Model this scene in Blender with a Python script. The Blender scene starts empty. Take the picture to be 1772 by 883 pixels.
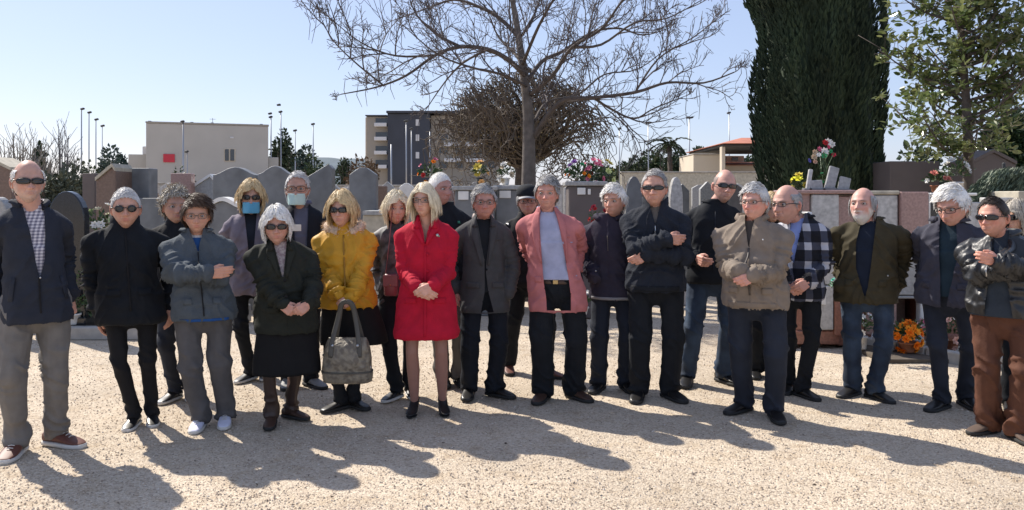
import bpy, math, random
import numpy as np
from mathutils import Vector, Matrix
from mathutils.bvhtree import BVHTree
SC = bpy.context.scene
COL = SC.collection
# ---------------------------------------------------------------- camera
F, CX, HY, EYE = 1391.0, 886.0, 340.0, 1.55
cam = bpy.data.cameras.new('camera'); cam_o = bpy.data.objects.new('camera', cam); COL.objects.link(cam_o)
cam_o.location = (0, 0, EYE); cam_o.rotation_euler = (math.radians(90), 0, 0)
cam.sensor_width = 36; cam.lens = 36 * F / 1772; cam.shift_y = -(441.5 - HY) / 1772; cam.clip_end = 3000; cam.clip_start = .05
SC.camera = cam_o
# ---------------------------------------------------------------- sky, sun, exposure
SUN_EL, SUN_AZ = math.radians(45), math.radians(-50)      # azimuth from +Y towards +X
world = bpy.data.worlds.new('World'); SC.world = world; world.use_nodes = True
wn = world.node_tree; wn.nodes.clear()
sky = wn.nodes.new('ShaderNodeTexSky'); sky.sky_type = 'NISHITA'; sky.sun_disc = False
sky.sun_elevation = SUN_EL; sky.sun_rotation = SUN_AZ; sky.altitude = 0; sky.air_density = 1.0; sky.dust_density = .6; sky.ozone_density = 3.0
bg = wn.nodes.new('ShaderNodeBackground'); bg.inputs[1].default_value = .10
wo = wn.nodes.new('ShaderNodeOutputWorld')
hz1 = wn.nodes.new('ShaderNodeVectorMath'); hz1.operation = 'MULTIPLY_ADD'; hz1.inputs[1].default_value = (.62, .55, .53); hz1.inputs[2].default_value = (2.1, 2.5, 3.6)   # milky spring sky: thin even veil over the blue
wn.links.new(sky.outputs[0], hz1.inputs[0]); wn.links.new(hz1.outputs[0], bg.inputs[0]); wn.links.new(bg.outputs[0], wo.inputs[0])
sun = bpy.data.lights.new('sun', 'SUN'); sun.energy = 5.0; sun.angle = math.radians(.6); sun.color = (1, .93, .83)
sun_o = bpy.data.objects.new('sun', sun); COL.objects.link(sun_o)
sd = Vector((math.sin(SUN_AZ) * math.cos(SUN_EL), math.cos(SUN_AZ) * math.cos(SUN_EL), math.sin(SUN_EL)))
sun_o.rotation_euler = sd.to_track_quat('Z', 'Y').to_euler(); sun_o.location = (-20, 20, 30)
SC.view_settings.view_transform = 'Standard'; SC.view_settings.look = 'None'; SC.view_settings.exposure = .5; SC.view_settings.gamma = 1
SC.render.film_transparent = False
try: SC.cycles.max_bounces = 6; SC.cycles.transparent_max_bounces = 12
except Exception: pass

def W(px, py, Y): return np.array([(px - CX) / F * Y, Y, EYE - (py - HY) / F * Y])
def G(px, py):
    Y = EYE * F / (py - HY); return np.array([(px - CX) / F * Y, Y, 0.])
def XX(px, Y): return (px - CX) / F * Y
def ZZ(py, Y): return EYE - (py - HY) / F * Y
# ---------------------------------------------------------------- noise
def _h(ix, iy, iz, s):
    n = (ix * 374761393 + iy * 668265263 + iz * 2147483647 + s * 1274126177) & 0xffffffff
    n = ((n ^ (n >> 13)) * 1274126177) & 0xffffffff
    n = n ^ (n >> 16)
    return (n & 0xffff) / 65535.0
def vn(P, s=0):
    P = np.asarray(P, float); i = np.floor(P).astype(np.int64); f = P - i; f = f * f * (3 - 2 * f)
    r = 0
    for a in (0, 1):
        for b in (0, 1):
            for c in (0, 1):
                w = (f[:, 0] if a else 1 - f[:, 0]) * (f[:, 1] if b else 1 - f[:, 1]) * (f[:, 2] if c else 1 - f[:, 2])
                r = r + w * _h(i[:, 0] + a, i[:, 1] + b, i[:, 2] + c, s)
    return r
def ridge(P, s=0): return 1 - np.abs(2 * vn(P, s) - 1) * 2
def ss(a, b, x): t = np.clip((x - a) / (b - a), 0, 1); return t * t * (3 - 2 * t)
# ---------------------------------------------------------------- mesh building
def mkmesh(name, V, groups, smooth=True, cols=None):
    me = bpy.data.meshes.new(name); V = np.asarray(V, np.float32)
    me.vertices.add(len(V)); me.vertices.foreach_set('co', V.ravel())
    groups = [np.asarray(g, np.int32) for g in groups if len(g)]
    nl = sum(g.size for g in groups); npoly = sum(len(g) for g in groups)
    me.loops.add(nl); me.polygons.add(npoly)
    me.loops.foreach_set('vertex_index', np.concatenate([g.ravel() for g in groups]))
    st = []; k = 0
    for g in groups:
        st.append(np.arange(len(g)) * g.shape[1] + k); k += g.size
    me.polygons.foreach_set('loop_start', np.concatenate(st).astype(np.int32))
    me.update(calc_edges=True)
    me.polygons.foreach_set('use_smooth', np.full(npoly, smooth))
    if cols is not None:
        a = me.color_attributes.new('Col', 'FLOAT_COLOR', 'POINT')
        a.data.foreach_set('color', np.concatenate([cols, np.ones((len(cols), 1))], 1).astype(np.float32).ravel())
    me.update()
    return me
class MB:
    def __init__(s): s.V = []; s.G = {}; s.n = 0; s.C = []
    def add(s, V, *Fs, col=None):
        V = np.asarray(V, float).reshape(-1, 3)
        for f in Fs:
            f = np.asarray(f, int)
            if f.size: s.G.setdefault(f.shape[1], []).append(f + s.n)
        s.V.append(V); s.n += len(V)
        if col is not None: s.C.append(np.broadcast_to(np.asarray(col, float), (len(V), 3)))
        return s
    def arrays(s): return np.concatenate(s.V), [np.concatenate(g) for g in s.G.values()]
    def mesh(s, name, smooth=True):
        V, g = s.arrays(); return mkmesh(name, V, g, smooth, np.concatenate(s.C) if s.C else None)
    def build(s, name, m=None, parent=None, smooth=False, loc=None):
        return obj(name, s.mesh(name, smooth), m, parent, loc)
def obj(name, me, m=None, parent=None, loc=None):
    if m is not None and not me.materials: me.materials.append(m)
    o = bpy.data.objects.new(name, me); COL.objects.link(o)
    if parent is not None: o.parent = parent
    if loc is not None: o.location = loc
    return o
def tag(o, label=None, cat=None, group=None, kind=None):
    if label: o['label'] = label
    if cat: o['category'] = cat
    if group: o['group'] = group
    if kind: o['kind'] = kind
    return o
def empty(name, loc, label, cat, group=None, rz=0):
    o = bpy.data.objects.new(name, None); COL.objects.link(o); o.location = loc; o.rotation_euler = (0, 0, rz); o.empty_display_size = .2
    return tag(o, label, cat, group)
def grid_faces(nr, nc, closed=True):
    i = np.arange(nr - 1)[:, None]; j = np.arange(nc if closed else nc - 1)[None, :]; j2 = (j + 1) % nc
    return np.stack([i * nc + j, i * nc + j2, (i + 1) * nc + j2, (i + 1) * nc + j], -1).reshape(-1, 4)
def loft(rings, cap=True):
    R = np.asarray(rings, float); nr, nc = R.shape[:2]; V = R.reshape(-1, 3); q = grid_faces(nr, nc)
    if not cap: return V, q
    V = np.concatenate([V, R[0].mean(0)[None], R[-1].mean(0)[None]]); n = nr * nc; j = np.arange(nc); j2 = (j + 1) % nc
    t = np.concatenate([np.stack([j2, j, np.full(nc, n)], 1), np.stack([(nr - 1) * nc + j, (nr - 1) * nc + j2, np.full(nc, n + 1)], 1)])
    return V, q, t
def unit(v): v = np.asarray(v, float); return v / (np.linalg.norm(v) + 1e-9)
def tube(P, R, n=8, cap=True, flat=None, up=None):
    P = np.asarray(P, float); R = np.broadcast_to(np.asarray(R, float), (len(P),))
    T = np.gradient(P, axis=0); T /= np.linalg.norm(T, axis=1)[:, None] + 1e-9
    u = np.asarray(up if up is not None else ((0, 0, 1) if abs(T[0][2]) < .9 else (1, 0, 0)), float)
    rings = []; a = np.arange(n) / n * 2 * np.pi
    for k in range(len(P)):
        x = np.cross(u, T[k]); x /= np.linalg.norm(x) + 1e-9; y = np.cross(T[k], x)
        if up is None: u = y
        f = 1 if flat is None else flat
        rings.append(P[k] + R[k] * (np.cos(a)[:, None] * x + f * np.sin(a)[:, None] * y))
    return loft(rings, cap)
def ball(c, r, nu=12, nv=8, M=None):
    r = np.broadcast_to(np.asarray(r, float), (3,)); ph = np.linspace(-np.pi / 2, np.pi / 2, nv + 1)[1:-1]; a = np.arange(nu) / nu * 2 * np.pi
    rings = [np.stack([np.cos(p) * np.cos(a), np.cos(p) * np.sin(a), np.full(nu, np.sin(p))], 1) for p in ph]
    o = loft(rings); V = o[0].copy(); V[-2] = (0, 0, -1); V[-1] = (0, 0, 1); V = V * r
    if M is not None: V = V @ np.asarray(M).T
    return (V + np.asarray(c, float),) + o[1:]
def caps(mb, P, R, n=12):
    mb.add(*tube(P, R, n))
    for p, r in zip(P, np.broadcast_to(R, (len(P),))): mb.add(*ball(p, r, n, 8))
def rotz(a): c, s = math.cos(a), math.sin(a); return np.array([[c, -s, 0], [s, c, 0], [0, 0, 1.]])
def rotx(a): c, s = math.cos(a), math.sin(a); return np.array([[1., 0, 0], [0, c, -s], [0, s, c]])
def roty(a): c, s = math.cos(a), math.sin(a); return np.array([[c, 0, s], [0, 1., 0], [-s, 0, c]])
def cbox(x0, x1, y0, y1, z0, z1, b=.006):
    """box with chamfered edges"""
    b = min(b, abs(x1 - x0) * .4, abs(y1 - y0) * .4, abs(z1 - z0) * .4)
    V = []; idx = {}
    for i, x in enumerate((x0, x1)):
        for j, y in enumerate((y0, y1)):
            for k, z in enumerate((z0, z1)):
                sx, sy, sz = (b, -b)[i], (b, -b)[j], (b, -b)[k]
                idx[i, j, k, 0] = len(V); V.append((x, y + sy, z + sz))
                idx[i, j, k, 1] = len(V); V.append((x + sx, y, z + sz))
                idx[i, j, k, 2] = len(V); V.append((x + sx, y + sy, z))
    Q = []; T = []
    cyc = [(0, 0), (1, 0), (1, 1), (0, 1)]
    for i in (0, 1):
        q = [idx[i, a, c, 0] for a, c in cyc]; Q.append(q if i else q[::-1])
        q = [idx[a, i, c, 1] for a, c in cyc]; Q.append(q[::-1] if i else q)
        q = [idx[a, c, i, 2] for a, c in cyc]; Q.append(q if i else q[::-1])
    for a in (0, 1):
        for c in (0, 1):
            q = [idx[0, a, c, 1], idx[1, a, c, 1], idx[1, a, c, 2], idx[0, a, c, 2]]; Q.append(q if (a ^ c) else q[::-1])
            q = [idx[a, 0, c, 0], idx[a, 1, c, 0], idx[a, 1, c, 2], idx[a, 0, c, 2]]; Q.append(q[::-1] if (a ^ c) else q)
            q = [idx[a, c, 0, 0], idx[a, c, 1, 0], idx[a, c, 1, 1], idx[a, c, 0, 1]]; Q.append(q if (a ^ c) else q[::-1])
    for k, v in idx.items():
        if k[3] == 0:
            i, j, l = k[:3]; t = [idx[i, j, l, 0], idx[i, j, l, 1], idx[i, j, l, 2]]; T.append(t if (i + j + l) % 2 else t[::-1])
    return np.array(V), np.array(Q), np.array(T)
def prism(poly, y0, y1):
    """polygon in x,z (counter-clockwise seen from -Y) given depth along Y"""
    p = np.asarray(poly, float); n = len(p)
    V = np.concatenate([np.stack([p[:, 0], np.full(n, y0), p[:, 1]], 1), np.stack([p[:, 0], np.full(n, y1), p[:, 1]], 1)])
    j = np.arange(n); j2 = (j + 1) % n
    return V, np.stack([j2, j, j + n, j2 + n], 1), np.array([j]), np.array([(j + n)[::-1]])
def part(name, m, parent, *geo, smooth=False):
    mb = MB()
    for g in geo: mb.add(*g)
    return mb.build(name, m, parent, smooth)
# temp remesh
def remesh(mb, vox, it=4, fac=.5):
    V, g = mb.arrays(); me = mkmesh('tmp', V, g)
    o = bpy.data.objects.new('tmp', me); COL.objects.link(o)
    r = o.modifiers.new('r', 'REMESH'); r.mode = 'VOXEL'; r.voxel_size = vox; r.use_smooth_shade = True
    if it:
        s = o.modifiers.new('s', 'SMOOTH'); s.factor = fac; s.iterations = it
    dg = bpy.context.evaluated_depsgraph_get(); ev = o.evaluated_get(dg); m2 = ev.to_mesh()
    n = len(m2.vertices); P = np.empty(n * 3, np.float32); m2.vertices.foreach_get('co', P); P = P.reshape(-1, 3).astype(float)
    N = np.empty(n * 3, np.float32); m2.vertices.foreach_get('normal', N); N = N.reshape(-1, 3).astype(float)
    L = np.empty(len(m2.loops), np.int32); m2.loops.foreach_get('vertex_index', L)
    tot = np.empty(len(m2.polygons), np.int32); m2.polygons.foreach_get('loop_total', tot)
    if (tot == 4).all(): Fq = [L.reshape(-1, 4)]
    else:
        st = np.empty(len(tot), np.int32); m2.polygons.foreach_get('loop_start', st)
        Fq = [L[st[tot == k][:, None] + np.arange(k)] for k in (3, 4) if (tot == k).any()]
    ev.to_mesh_clear(); bpy.data.objects.remove(o); bpy.data.meshes.remove(me)
    return P, N, Fq
# ---------------------------------------------------------------- materials
MATS = {}
def mat(name, color, rough=.7, metal=0., var=.0, vscale=8., bump=0., bscale=60., col2=None, attr=None, spec=.5, sheen=0., coat=0., emit=None, stretch=None, detail=4., trans=0.):
    if name in MATS: return MATS[name]
    m = bpy.data.materials.new(name); m.use_nodes = True; nt = m.node_tree; b = nt.nodes['Principled BSDF']
    MATS[name] = m; m['bsdf'] = 1
    c = tuple(color) + (1,)
    b.inputs['Base Color'].default_value = c; b.inputs['Roughness'].default_value = rough; b.inputs['Metallic'].default_value = metal
    b.inputs['Specular IOR Level'].default_value = spec
    if sheen: b.inputs['Sheen Weight'].default_value = sheen; b.inputs['Sheen Roughness'].default_value = .4; b.inputs['Sheen Tint'].default_value = c
    if coat: b.inputs['Coat Weight'].default_value = coat; b.inputs['Coat Roughness'].default_value = .1
    tc = nt.nodes.new('ShaderNodeTexCoord'); src = tc.outputs['Object']
    if stretch:
        mp = nt.nodes.new('ShaderNodeMapping'); mp.inputs['Scale'].default_value = stretch; nt.links.new(src, mp.inputs[0]); src = mp.outputs[0]
    if attr:
        a = nt.nodes.new('ShaderNodeAttribute'); a.attribute_name = attr; csrc = a.outputs['Color']
    else: csrc = None
    if var or col2:
        n = nt.nodes.new('ShaderNodeTexNoise'); n.inputs['Scale'].default_value = vscale; n.inputs['Detail'].default_value = detail; nt.links.new(src, n.inputs[0])
        if col2:
            rp = nt.nodes.new('ShaderNodeValToRGB'); rp.color_ramp.elements[0].position = .38; rp.color_ramp.elements[1].position = .62
            rp.color_ramp.elements[0].color = c; rp.color_ramp.elements[1].color = tuple(col2) + (1,)
            nt.links.new(n.outputs[0], rp.inputs[0]); csrc = rp.outputs[0]
        if var:
            mr = nt.nodes.new('ShaderNodeMapRange'); mr.inputs[1].default_value = .3; mr.inputs[2].default_value = .7; mr.inputs[3].default_value = 1 - var; mr.inputs[4].default_value = 1 + var
            nt.links.new(n.outputs[0], mr.inputs[0])
            mx = nt.nodes.new('ShaderNodeVectorMath'); mx.operation = 'SCALE'
            if csrc: nt.links.new(csrc, mx.inputs[0])
            else: mx.inputs[0].default_value = c[:3]
            nt.links.new(mr.outputs[0], mx.inputs['Scale']); csrc = mx.outputs[0]
    if csrc: nt.links.new(csrc, b.inputs['Base Color'])
    if bump:
        n2 = nt.nodes.new('ShaderNodeTexNoise'); n2.inputs['Scale'].default_value = bscale; n2.inputs['Detail'].default_value = 5; nt.links.new(src, n2.inputs[0])
        bp = nt.nodes.new('ShaderNodeBump'); bp.inputs['Strength'].default_value = bump; bp.inputs['Distance'].default_value = .02
        nt.links.new(n2.outputs[0], bp.inputs['Height']); nt.links.new(bp.outputs[0], b.inputs['Normal'])
    if trans:
        tr = nt.nodes.new('ShaderNodeBsdfTranslucent'); mxs = nt.nodes.new('ShaderNodeMixShader'); mxs.inputs[0].default_value = trans
        if csrc: nt.links.new(csrc, tr.inputs[0])
        else: tr.inputs[0].default_value = c
        out = nt.nodes['Material Output']; nt.links.new(b.outputs[0], mxs.inputs[1]); nt.links.new(tr.outputs[0], mxs.inputs[2]); nt.links.new(mxs.outputs[0], out.inputs[0])
    if emit: b.inputs['Emission Color'].default_value = tuple(emit) + (1,); b.inputs['Emission Strength'].default_value = 1
    return m
def fab(name, c, rough=.85, var=.12, sheen=.15, bump=.12, **k): return mat(name, c, rough, var=var, vscale=14, sheen=sheen, bump=bump, bscale=90, spec=.25, **k)
def plaid(name, cols, sx, sz, lw=.5, rough=.8):
    """woven check: stripes across x and z multiplied together"""
    m = bpy.data.materials.new(name); m.use_nodes = True; nt = m.node_tree; b = nt.nodes['Principled BSDF']; MATS[name] = m
    b.inputs['Roughness'].default_value = rough; b.inputs['Specular IOR Level'].default_value = .2
    tc = nt.nodes.new('ShaderNodeTexCoord'); sp = nt.nodes.new('ShaderNodeSeparateXYZ'); nt.links.new(tc.outputs['Object'], sp.inputs[0])
    def stripe(out, sc):
        mu = nt.nodes.new('ShaderNodeMath'); mu.operation = 'MULTIPLY'; mu.inputs[1].default_value = sc; nt.links.new(out, mu.inputs[0])
        fr = nt.nodes.new('ShaderNodeMath'); fr.operation = 'FRACT'; nt.links.new(mu.outputs[0], fr.inputs[0])
        gt = nt.nodes.new('ShaderNodeMath'); gt.operation = 'GREATER_THAN'; gt.inputs[1].default_value = lw; nt.links.new(fr.outputs[0], gt.inputs[0]); return gt
    a = stripe(sp.outputs['X'], sx); c = stripe(sp.outputs['Z'], sz)
    ad = nt.nodes.new('ShaderNodeMath'); ad.operation = 'ADD'; nt.links.new(a.outputs[0], ad.inputs[0]); nt.links.new(c.outputs[0], ad.inputs[1])
    hf = nt.nodes.new('ShaderNodeMath'); hf.operation = 'MULTIPLY'; hf.inputs[1].default_value = .5; nt.links.new(ad.outputs[0], hf.inputs[0])
    rp = nt.nodes.new('ShaderNodeValToRGB'); rp.color_ramp.interpolation = 'CONSTANT'
    rp.color_ramp.elements[0].color = tuple(cols[0]) + (1,); rp.color_ramp.elements[1].position = .75; rp.color_ramp.elements[1].color = tuple(cols[2]) + (1,)
    e = rp.color_ramp.elements.new(.25); e.color = tuple(cols[1]) + (1,)
    nt.links.new(hf.outputs[0], rp.inputs[0]); nt.links.new(rp.outputs[0], b.inputs['Base Color'])
    return m
RNG = np.random.default_rng(7); random.seed(7)
# ================================================================ THE PLACE
def ground_mat():
    m = bpy.data.materials.new('gravel_ground'); m.use_nodes = True; nt = m.node_tree; b = nt.nodes['Principled BSDF']
    b.inputs['Roughness'].default_value = .95; b.inputs['Specular IOR Level'].default_value = .15
    tc = nt.nodes.new('ShaderNodeTexCoord')
    v = nt.nodes.new('ShaderNodeTexVoronoi'); v.inputs['Scale'].default_value = 92; v.inputs['Randomness'].default_value = 1
    nt.links.new(tc.outputs['Object'], v.inputs['Vector'])
    rp = nt.nodes.new('ShaderNodeValToRGB'); e = rp.color_ramp.elements
    sp = nt.nodes.new('ShaderNodeSeparateColor'); nt.links.new(v.outputs['Color'], sp.inputs[0]); nt.links.new(sp.outputs[0], rp.inputs[0])
    e[0].position = 0; e[0].color = (.40, .325, .25, 1); e[1].position = 1; e[1].color = (.77, .67, .53, 1)
    for p, c in ((.10, (.52, .425, .33)), (.35, (.63, .525, .40)), (.75, (.70, .59, .455))): q = e.new(p); q.color = c + (1,)
    n = nt.nodes.new('ShaderNodeTexNoise'); n.inputs['Scale'].default_value = .9; n.inputs['Detail'].default_value = 6; nt.links.new(tc.outputs['Object'], n.inputs[0])
    mr = nt.nodes.new('ShaderNodeMapRange'); mr.inputs[1].default_value = .3; mr.inputs[2].default_value = .7; mr.inputs[3].default_value = .68; mr.inputs[4].default_value = .90
    nt.links.new(n.outputs[0], mr.inputs[0])
    n3 = nt.nodes.new('ShaderNodeTexNoise'); n3.inputs['Scale'].default_value = 5.5; n3.inputs['Detail'].default_value = 8; n3.inputs['Roughness'].default_value = .7; nt.links.new(tc.outputs['Object'], n3.inputs[0])
    wm = nt.nodes.new('ShaderNodeMix'); wm.data_type = 'RGBA'; wm.blend_type = 'MULTIPLY'; r3 = nt.nodes.new('ShaderNodeMapRange'); r3.inputs[1].default_value = .5; r3.inputs[2].default_value = .72; nt.links.new(n3.outputs[0], r3.inputs[0]); nt.links.new(r3.outputs[0], wm.inputs['Factor']); nt.links.new(rp.outputs[0], wm.inputs['A']); wm.inputs['B'].default_value = (.80, .74, .66, 1)
    sc = nt.nodes.new('ShaderNodeVectorMath'); sc.operation = 'SCALE'; nt.links.new(wm.outputs['Result'], sc.inputs[0]); nt.links.new(mr.outputs[0], sc.inputs['Scale'])
    nt.links.new(sc.outputs[0], b.inputs['Base Color'])
    bp = nt.nodes.new('ShaderNodeBump'); bp.inputs['Strength'].default_value = .5; bp.inputs['Distance'].default_value = .012; bp.invert = True
    nt.links.new(v.outputs['Distance'], bp.inputs['Height']); nt.links.new(bp.outputs[0], b.inputs['Normal'])
    return m
GM = ground_mat()
# ground sheet: fine near the people, coarse to the horizon
xs = np.unique(np.concatenate([np.linspace(-1500, -30, 12), np.linspace(-30, 30, 121), np.linspace(30, 1500, 12)])); ys = np.unique(np.concatenate([np.linspace(-60, 0, 7), np.linspace(0, 20, 81), np.linspace(20, 60, 21), np.linspace(60, 2500, 20)]))
gx, gy = np.meshgrid(xs, ys); gp = np.stack([gx.ravel(), gy.ravel(), np.zeros(gx.size)], 1)
near = (np.abs(gp[:, 0]) < 29) & (gp[:, 1] < 58) & (gp[:, 1] > -50)
gp[:, 2] = np.where(near, (vn(gp * [1.3, 1.3, 1], 3) - .5) * .018 - .004, -.01)
gf = grid_faces(len(ys), len(xs), False)
tag(obj('ground', mkmesh('ground', gp, [gf]), GM), kind='structure')
# loose stones on top of the sheet
def stones():
    n = 66000
    Y = 3.6 + (RNG.random(n) ** 1.5) * 7.5; X = (RNG.random(n) - .5) * 1.45 * Y
    s = .003 + RNG.random(n) ** 2.8 * .0070
    base = np.array([[1, 0, 0], [-.5, .87, 0], [-.5, -.87, 0], [.1, .05, .8], [0, 0, -.6]]); f = np.array([[0, 1, 3], [1, 2, 3], [2, 0, 3], [1, 0, 4], [2, 1, 4], [0, 2, 4]])
    a = RNG.random(n) * 6.28; tl = (RNG.random((n, 5, 3)) - .5) * .5
    b = base[None] + tl; x = b[..., 0] * np.cos(a)[:, None] - b[..., 1] * np.sin(a)[:, None] * .8; y = b[..., 0] * np.sin(a)[:, None] + b[..., 1] * np.cos(a)[:, None] * .8
    V = np.stack([x * s[:, None] + X[:, None], y * s[:, None] + Y[:, None], b[..., 2] * s[:, None] * .8 + (vn(np.stack([X, Y, 0 * X], 1) * [1.3, 1.3, 1], 3)[:, None] - .5) * .018 - .002], -1).reshape(-1, 3)
    Fc = (f[None] + (np.arange(n) * 5)[:, None, None]).reshape(-1, 3)
    pal = np.array([(.75, .62, .48), (.68, .555, .42), (.61, .495, .375), (.46, .38, .31), (.78, .70, .60), (.28, .23, .19)]); c = pal[RNG.choice(6, n, p=[.26, .36, .2, .08, .07, .03])]
    me = mkmesh('gravel', V, [Fc], False, np.repeat(c, 5, 0) * [.81, .815, .82])
    tag(obj('gravel', me, mat('gravel_stone', (.5, .45, .4), .9, attr='Col', spec=.2)), 'loose pale beige gravel stones scattered over the yard', 'gravel', kind='stuff')
stones()
def debris():
    n = 260; Y = 3.8 + RNG.random(n) ** 1.3 * 5.5; X = (RNG.random(n) - .5) * 1.35 * Y; C = np.stack([X, Y, .012 + 0 * X], 1); a = RNG.random(n) * 6.28
    V, f = leaves(C, np.stack([np.cos(a), np.sin(a), .15 * RNG.normal(size=n)], 1), .010 + .022 * RNG.random(n) ** 2, .6, np.tile([0, 0, 1.], (n, 1)) + RNG.normal(size=(n, 3)) * .3, .08)
    tag(MB().add(V, f).build('fallen_leaves', mat('dead_leaf', (.06, .04, .025), .9, var=.4, vscale=40)), 'small dark dead leaves and bits scattered on the gravel', 'leaves', kind='stuff')

# ---------------------------------------------------------------- stone materials
M_grey = mat('grey_granite', (.165, .17, .175), .5, var=.3, vscale=3.5, bump=.05, bscale=120)
M_grey2 = mat('light_granite', (.31, .31, .305), .6, var=.22, vscale=30, bump=.05)
M_speck = mat('speckled_granite', (.44, .43, .415), .45, var=.25, vscale=22, bump=.03)
M_brown = mat('brown_granite', (.16, .105, .08), .5, var=.2, vscale=30)
M_pink = mat('pink_granite', (.33, .205, .18), .35, var=.22, vscale=45)
M_red = mat('red_granite', (.24, .10, .07), .3, var=.25, vscale=40)
M_black = mat('black_granite', (.012, .014, .018), .12, var=.3, vscale=40, spec=.6)
M_cream = mat('cream_stone', (.42, .38, .30), .8, var=.2, vscale=10, bump=.08)
M_white = mat('white_marble', (.7, .69, .66), .5, var=.1, vscale=6)
M_dark = mat('dark_recess', (.03, .032, .035), .7, var=.2)
M_conc = mat('concrete', (.36, .34, .31), .9, var=.2, vscale=7, bump=.15)
M_metal = mat('galvanised_steel', (.35, .36, .38), .4, .7)
M_tbrown = mat('taupe_render', (.125, .105, .10), .8, var=.1, vscale=3)

# ---------------------------------------------------------------- flowers
def blossom(mb, c, r, n=7, col=(.8, .1, .1), up=(0, -.5, 1)):
    u = unit(up); t = unit(np.cross(u, (0.3, 1, .2))); b = np.cross(u, t)
    for lay, (k, tilt, rr) in enumerate(((n, .25, 1), (n - 2, .75, .75), (3, 1.3, .4))):
        for j in range(k):
            a = j / k * 6.283 + lay * .4; d = math.cos(a) * t + math.sin(a) * b; e = unit(np.cross(u, d))
            dir_ = unit(d * math.cos(tilt) + u * math.sin(tilt)); L = r * rr
            p = np.array([c, c + dir_ * L * .55 + e * L * .36, c + dir_ * L + u * L * .1, c + dir_ * L * .55 - e * L * .36])
            mb.add(p, [[0, 1, 2, 3]], col=np.asarray(col) * (.85 + .3 * RNG.random()))
def leaves(C, D, L, wd=.35, N=None, fold=.12):
    """folded leaf shapes: base, two sides, tip; C centres, D directions, L lengths"""
    n = len(C); D = D / (np.linalg.norm(D, axis=1)[:, None] + 1e-9)
    if N is None: N = RNG.normal(size=(n, 3))
    S = np.cross(D, N); S /= np.linalg.norm(S, axis=1)[:, None] + 1e-9; U = np.cross(S, D); L = np.broadcast_to(np.asarray(L, float), (n,))[:, None]
    V = np.stack([C, C + D * L * .5 + S * L * wd * .5 + U * L * fold, C + D * L, C + D * L * .5 - S * L * wd * .5 + U * L * fold], 1)
    i = np.arange(n)[:, None] * 4
    return V.reshape(-1, 3), np.concatenate([i + [[0, 1, 2]], i + [[0, 2, 3]]])
debris()
M_petal = mat('petals', (.8, .2, .2), .6, attr='Col', spec=.2)
M_leafc = mat('pot_leaves', (.05, .09, .03), .5, var=.3, vscale=20)
M_leafd = mat('dark_leaves', (.025, .05, .02), .45, var=.3, vscale=20)
M_terra = mat('terracotta', (.35, .14, .07), .8, var=.15)
def bouquet(x, y, z, w, h, cols, label, cat='flowers', pot=None, n=14, br=.04, group=None, spread=1.0, tall=0., name='flower_pot'):
    o = empty(name, (x, y, z), label, cat, group)
    ph = h * .32
    if pot is not None:
        a = np.arange(14) / 14 * 6.283; c = np.stack([np.cos(a), np.sin(a), 0 * a], 1)
        rr = [(.6, 0), (.66, .1), (.82, .85), (.92, .86), (.92, 1), (.8, 1), (.76, .9)]
        MBp = MB(); MBp.add(*loft([c * w * .3 * k + [0, 0, ph * t] for k, t in rr])); MBp.build('pot', pot, o, True)
    else: ph = 0
    m = 90; U = RNG.normal(size=(m, 3)); U[:, 2] = np.abs(U[:, 2]) * .8 + .1; U /= np.linalg.norm(U, axis=1)[:, None]
    cen = np.array([0, 0, ph + h * .15])
    R = (RNG.random(m) ** .5)[:, None]
    V, f = leaves(cen + U * R * [w * .42, w * .34, h * .45], U + [0, 0, -.1], w * .16 + .02, .45)
    MB().add(V, f).build('foliage', M_leafc, o)
    mb = MB()
    for k in range(n):
        u = unit(RNG.normal(size=3) * [1, .8, .7] + [0, -.35, .45]); p = cen + u * [w * .46 * spread, w * .4 * spread, (h - ph) * .72]
        c = cols[k % len(cols)]; blossom(mb, p, br * (.8 + .4 * RNG.random()), 7, c, u + [0, -.3, .2])
    mb.build('blossoms', M_petal, o)
    return o
R_, P_, Y_, O_, Wt, V_, G_ = (.45, .03, .03), (.62, .17, .26), (.6, .48, .08), (.85, .27, .02), (.75, .73, .68), (.3, .12, .4), (.05, .3, .12)

# ---------------------------------------------------------------- tombs
def steleform(kind, w, h):
    if kind == 'gable': return [(-w/2, 0), (w/2, 0), (w/2, h*.95), (w*.12, h), (-w*.12, h), (-w/2, h*.95)]
    if kind == 'peak': return [(-w/2, 0), (w/2, 0), (w/2, h*.92), (0, h), (-w/2, h*.92)]
    if kind == 'slant': return [(-w/2, 0), (w/2, 0), (w/2, h*.97), (w*.35, h), (-w/2, h*.9)]
    if kind == 'flat': return [(-w/2, 0), (w/2, 0), (w/2, h), (-w/2, h)]
    if kind == 'round':
        a = np.linspace(0, math.pi, 15); return [(-w/2, 0), (w/2, 0)] + [(w/2*math.cos(t), h*.80 + h*.20*math.sin(t)) for t in a]
    if kind == 'curve':
        t = np.linspace(1, -1, 13); return [(-w/2, 0), (w/2, 0)] + [(w/2*q, h*(.972 + .028*math.cos(q*3.0))) for q in t]
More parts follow.
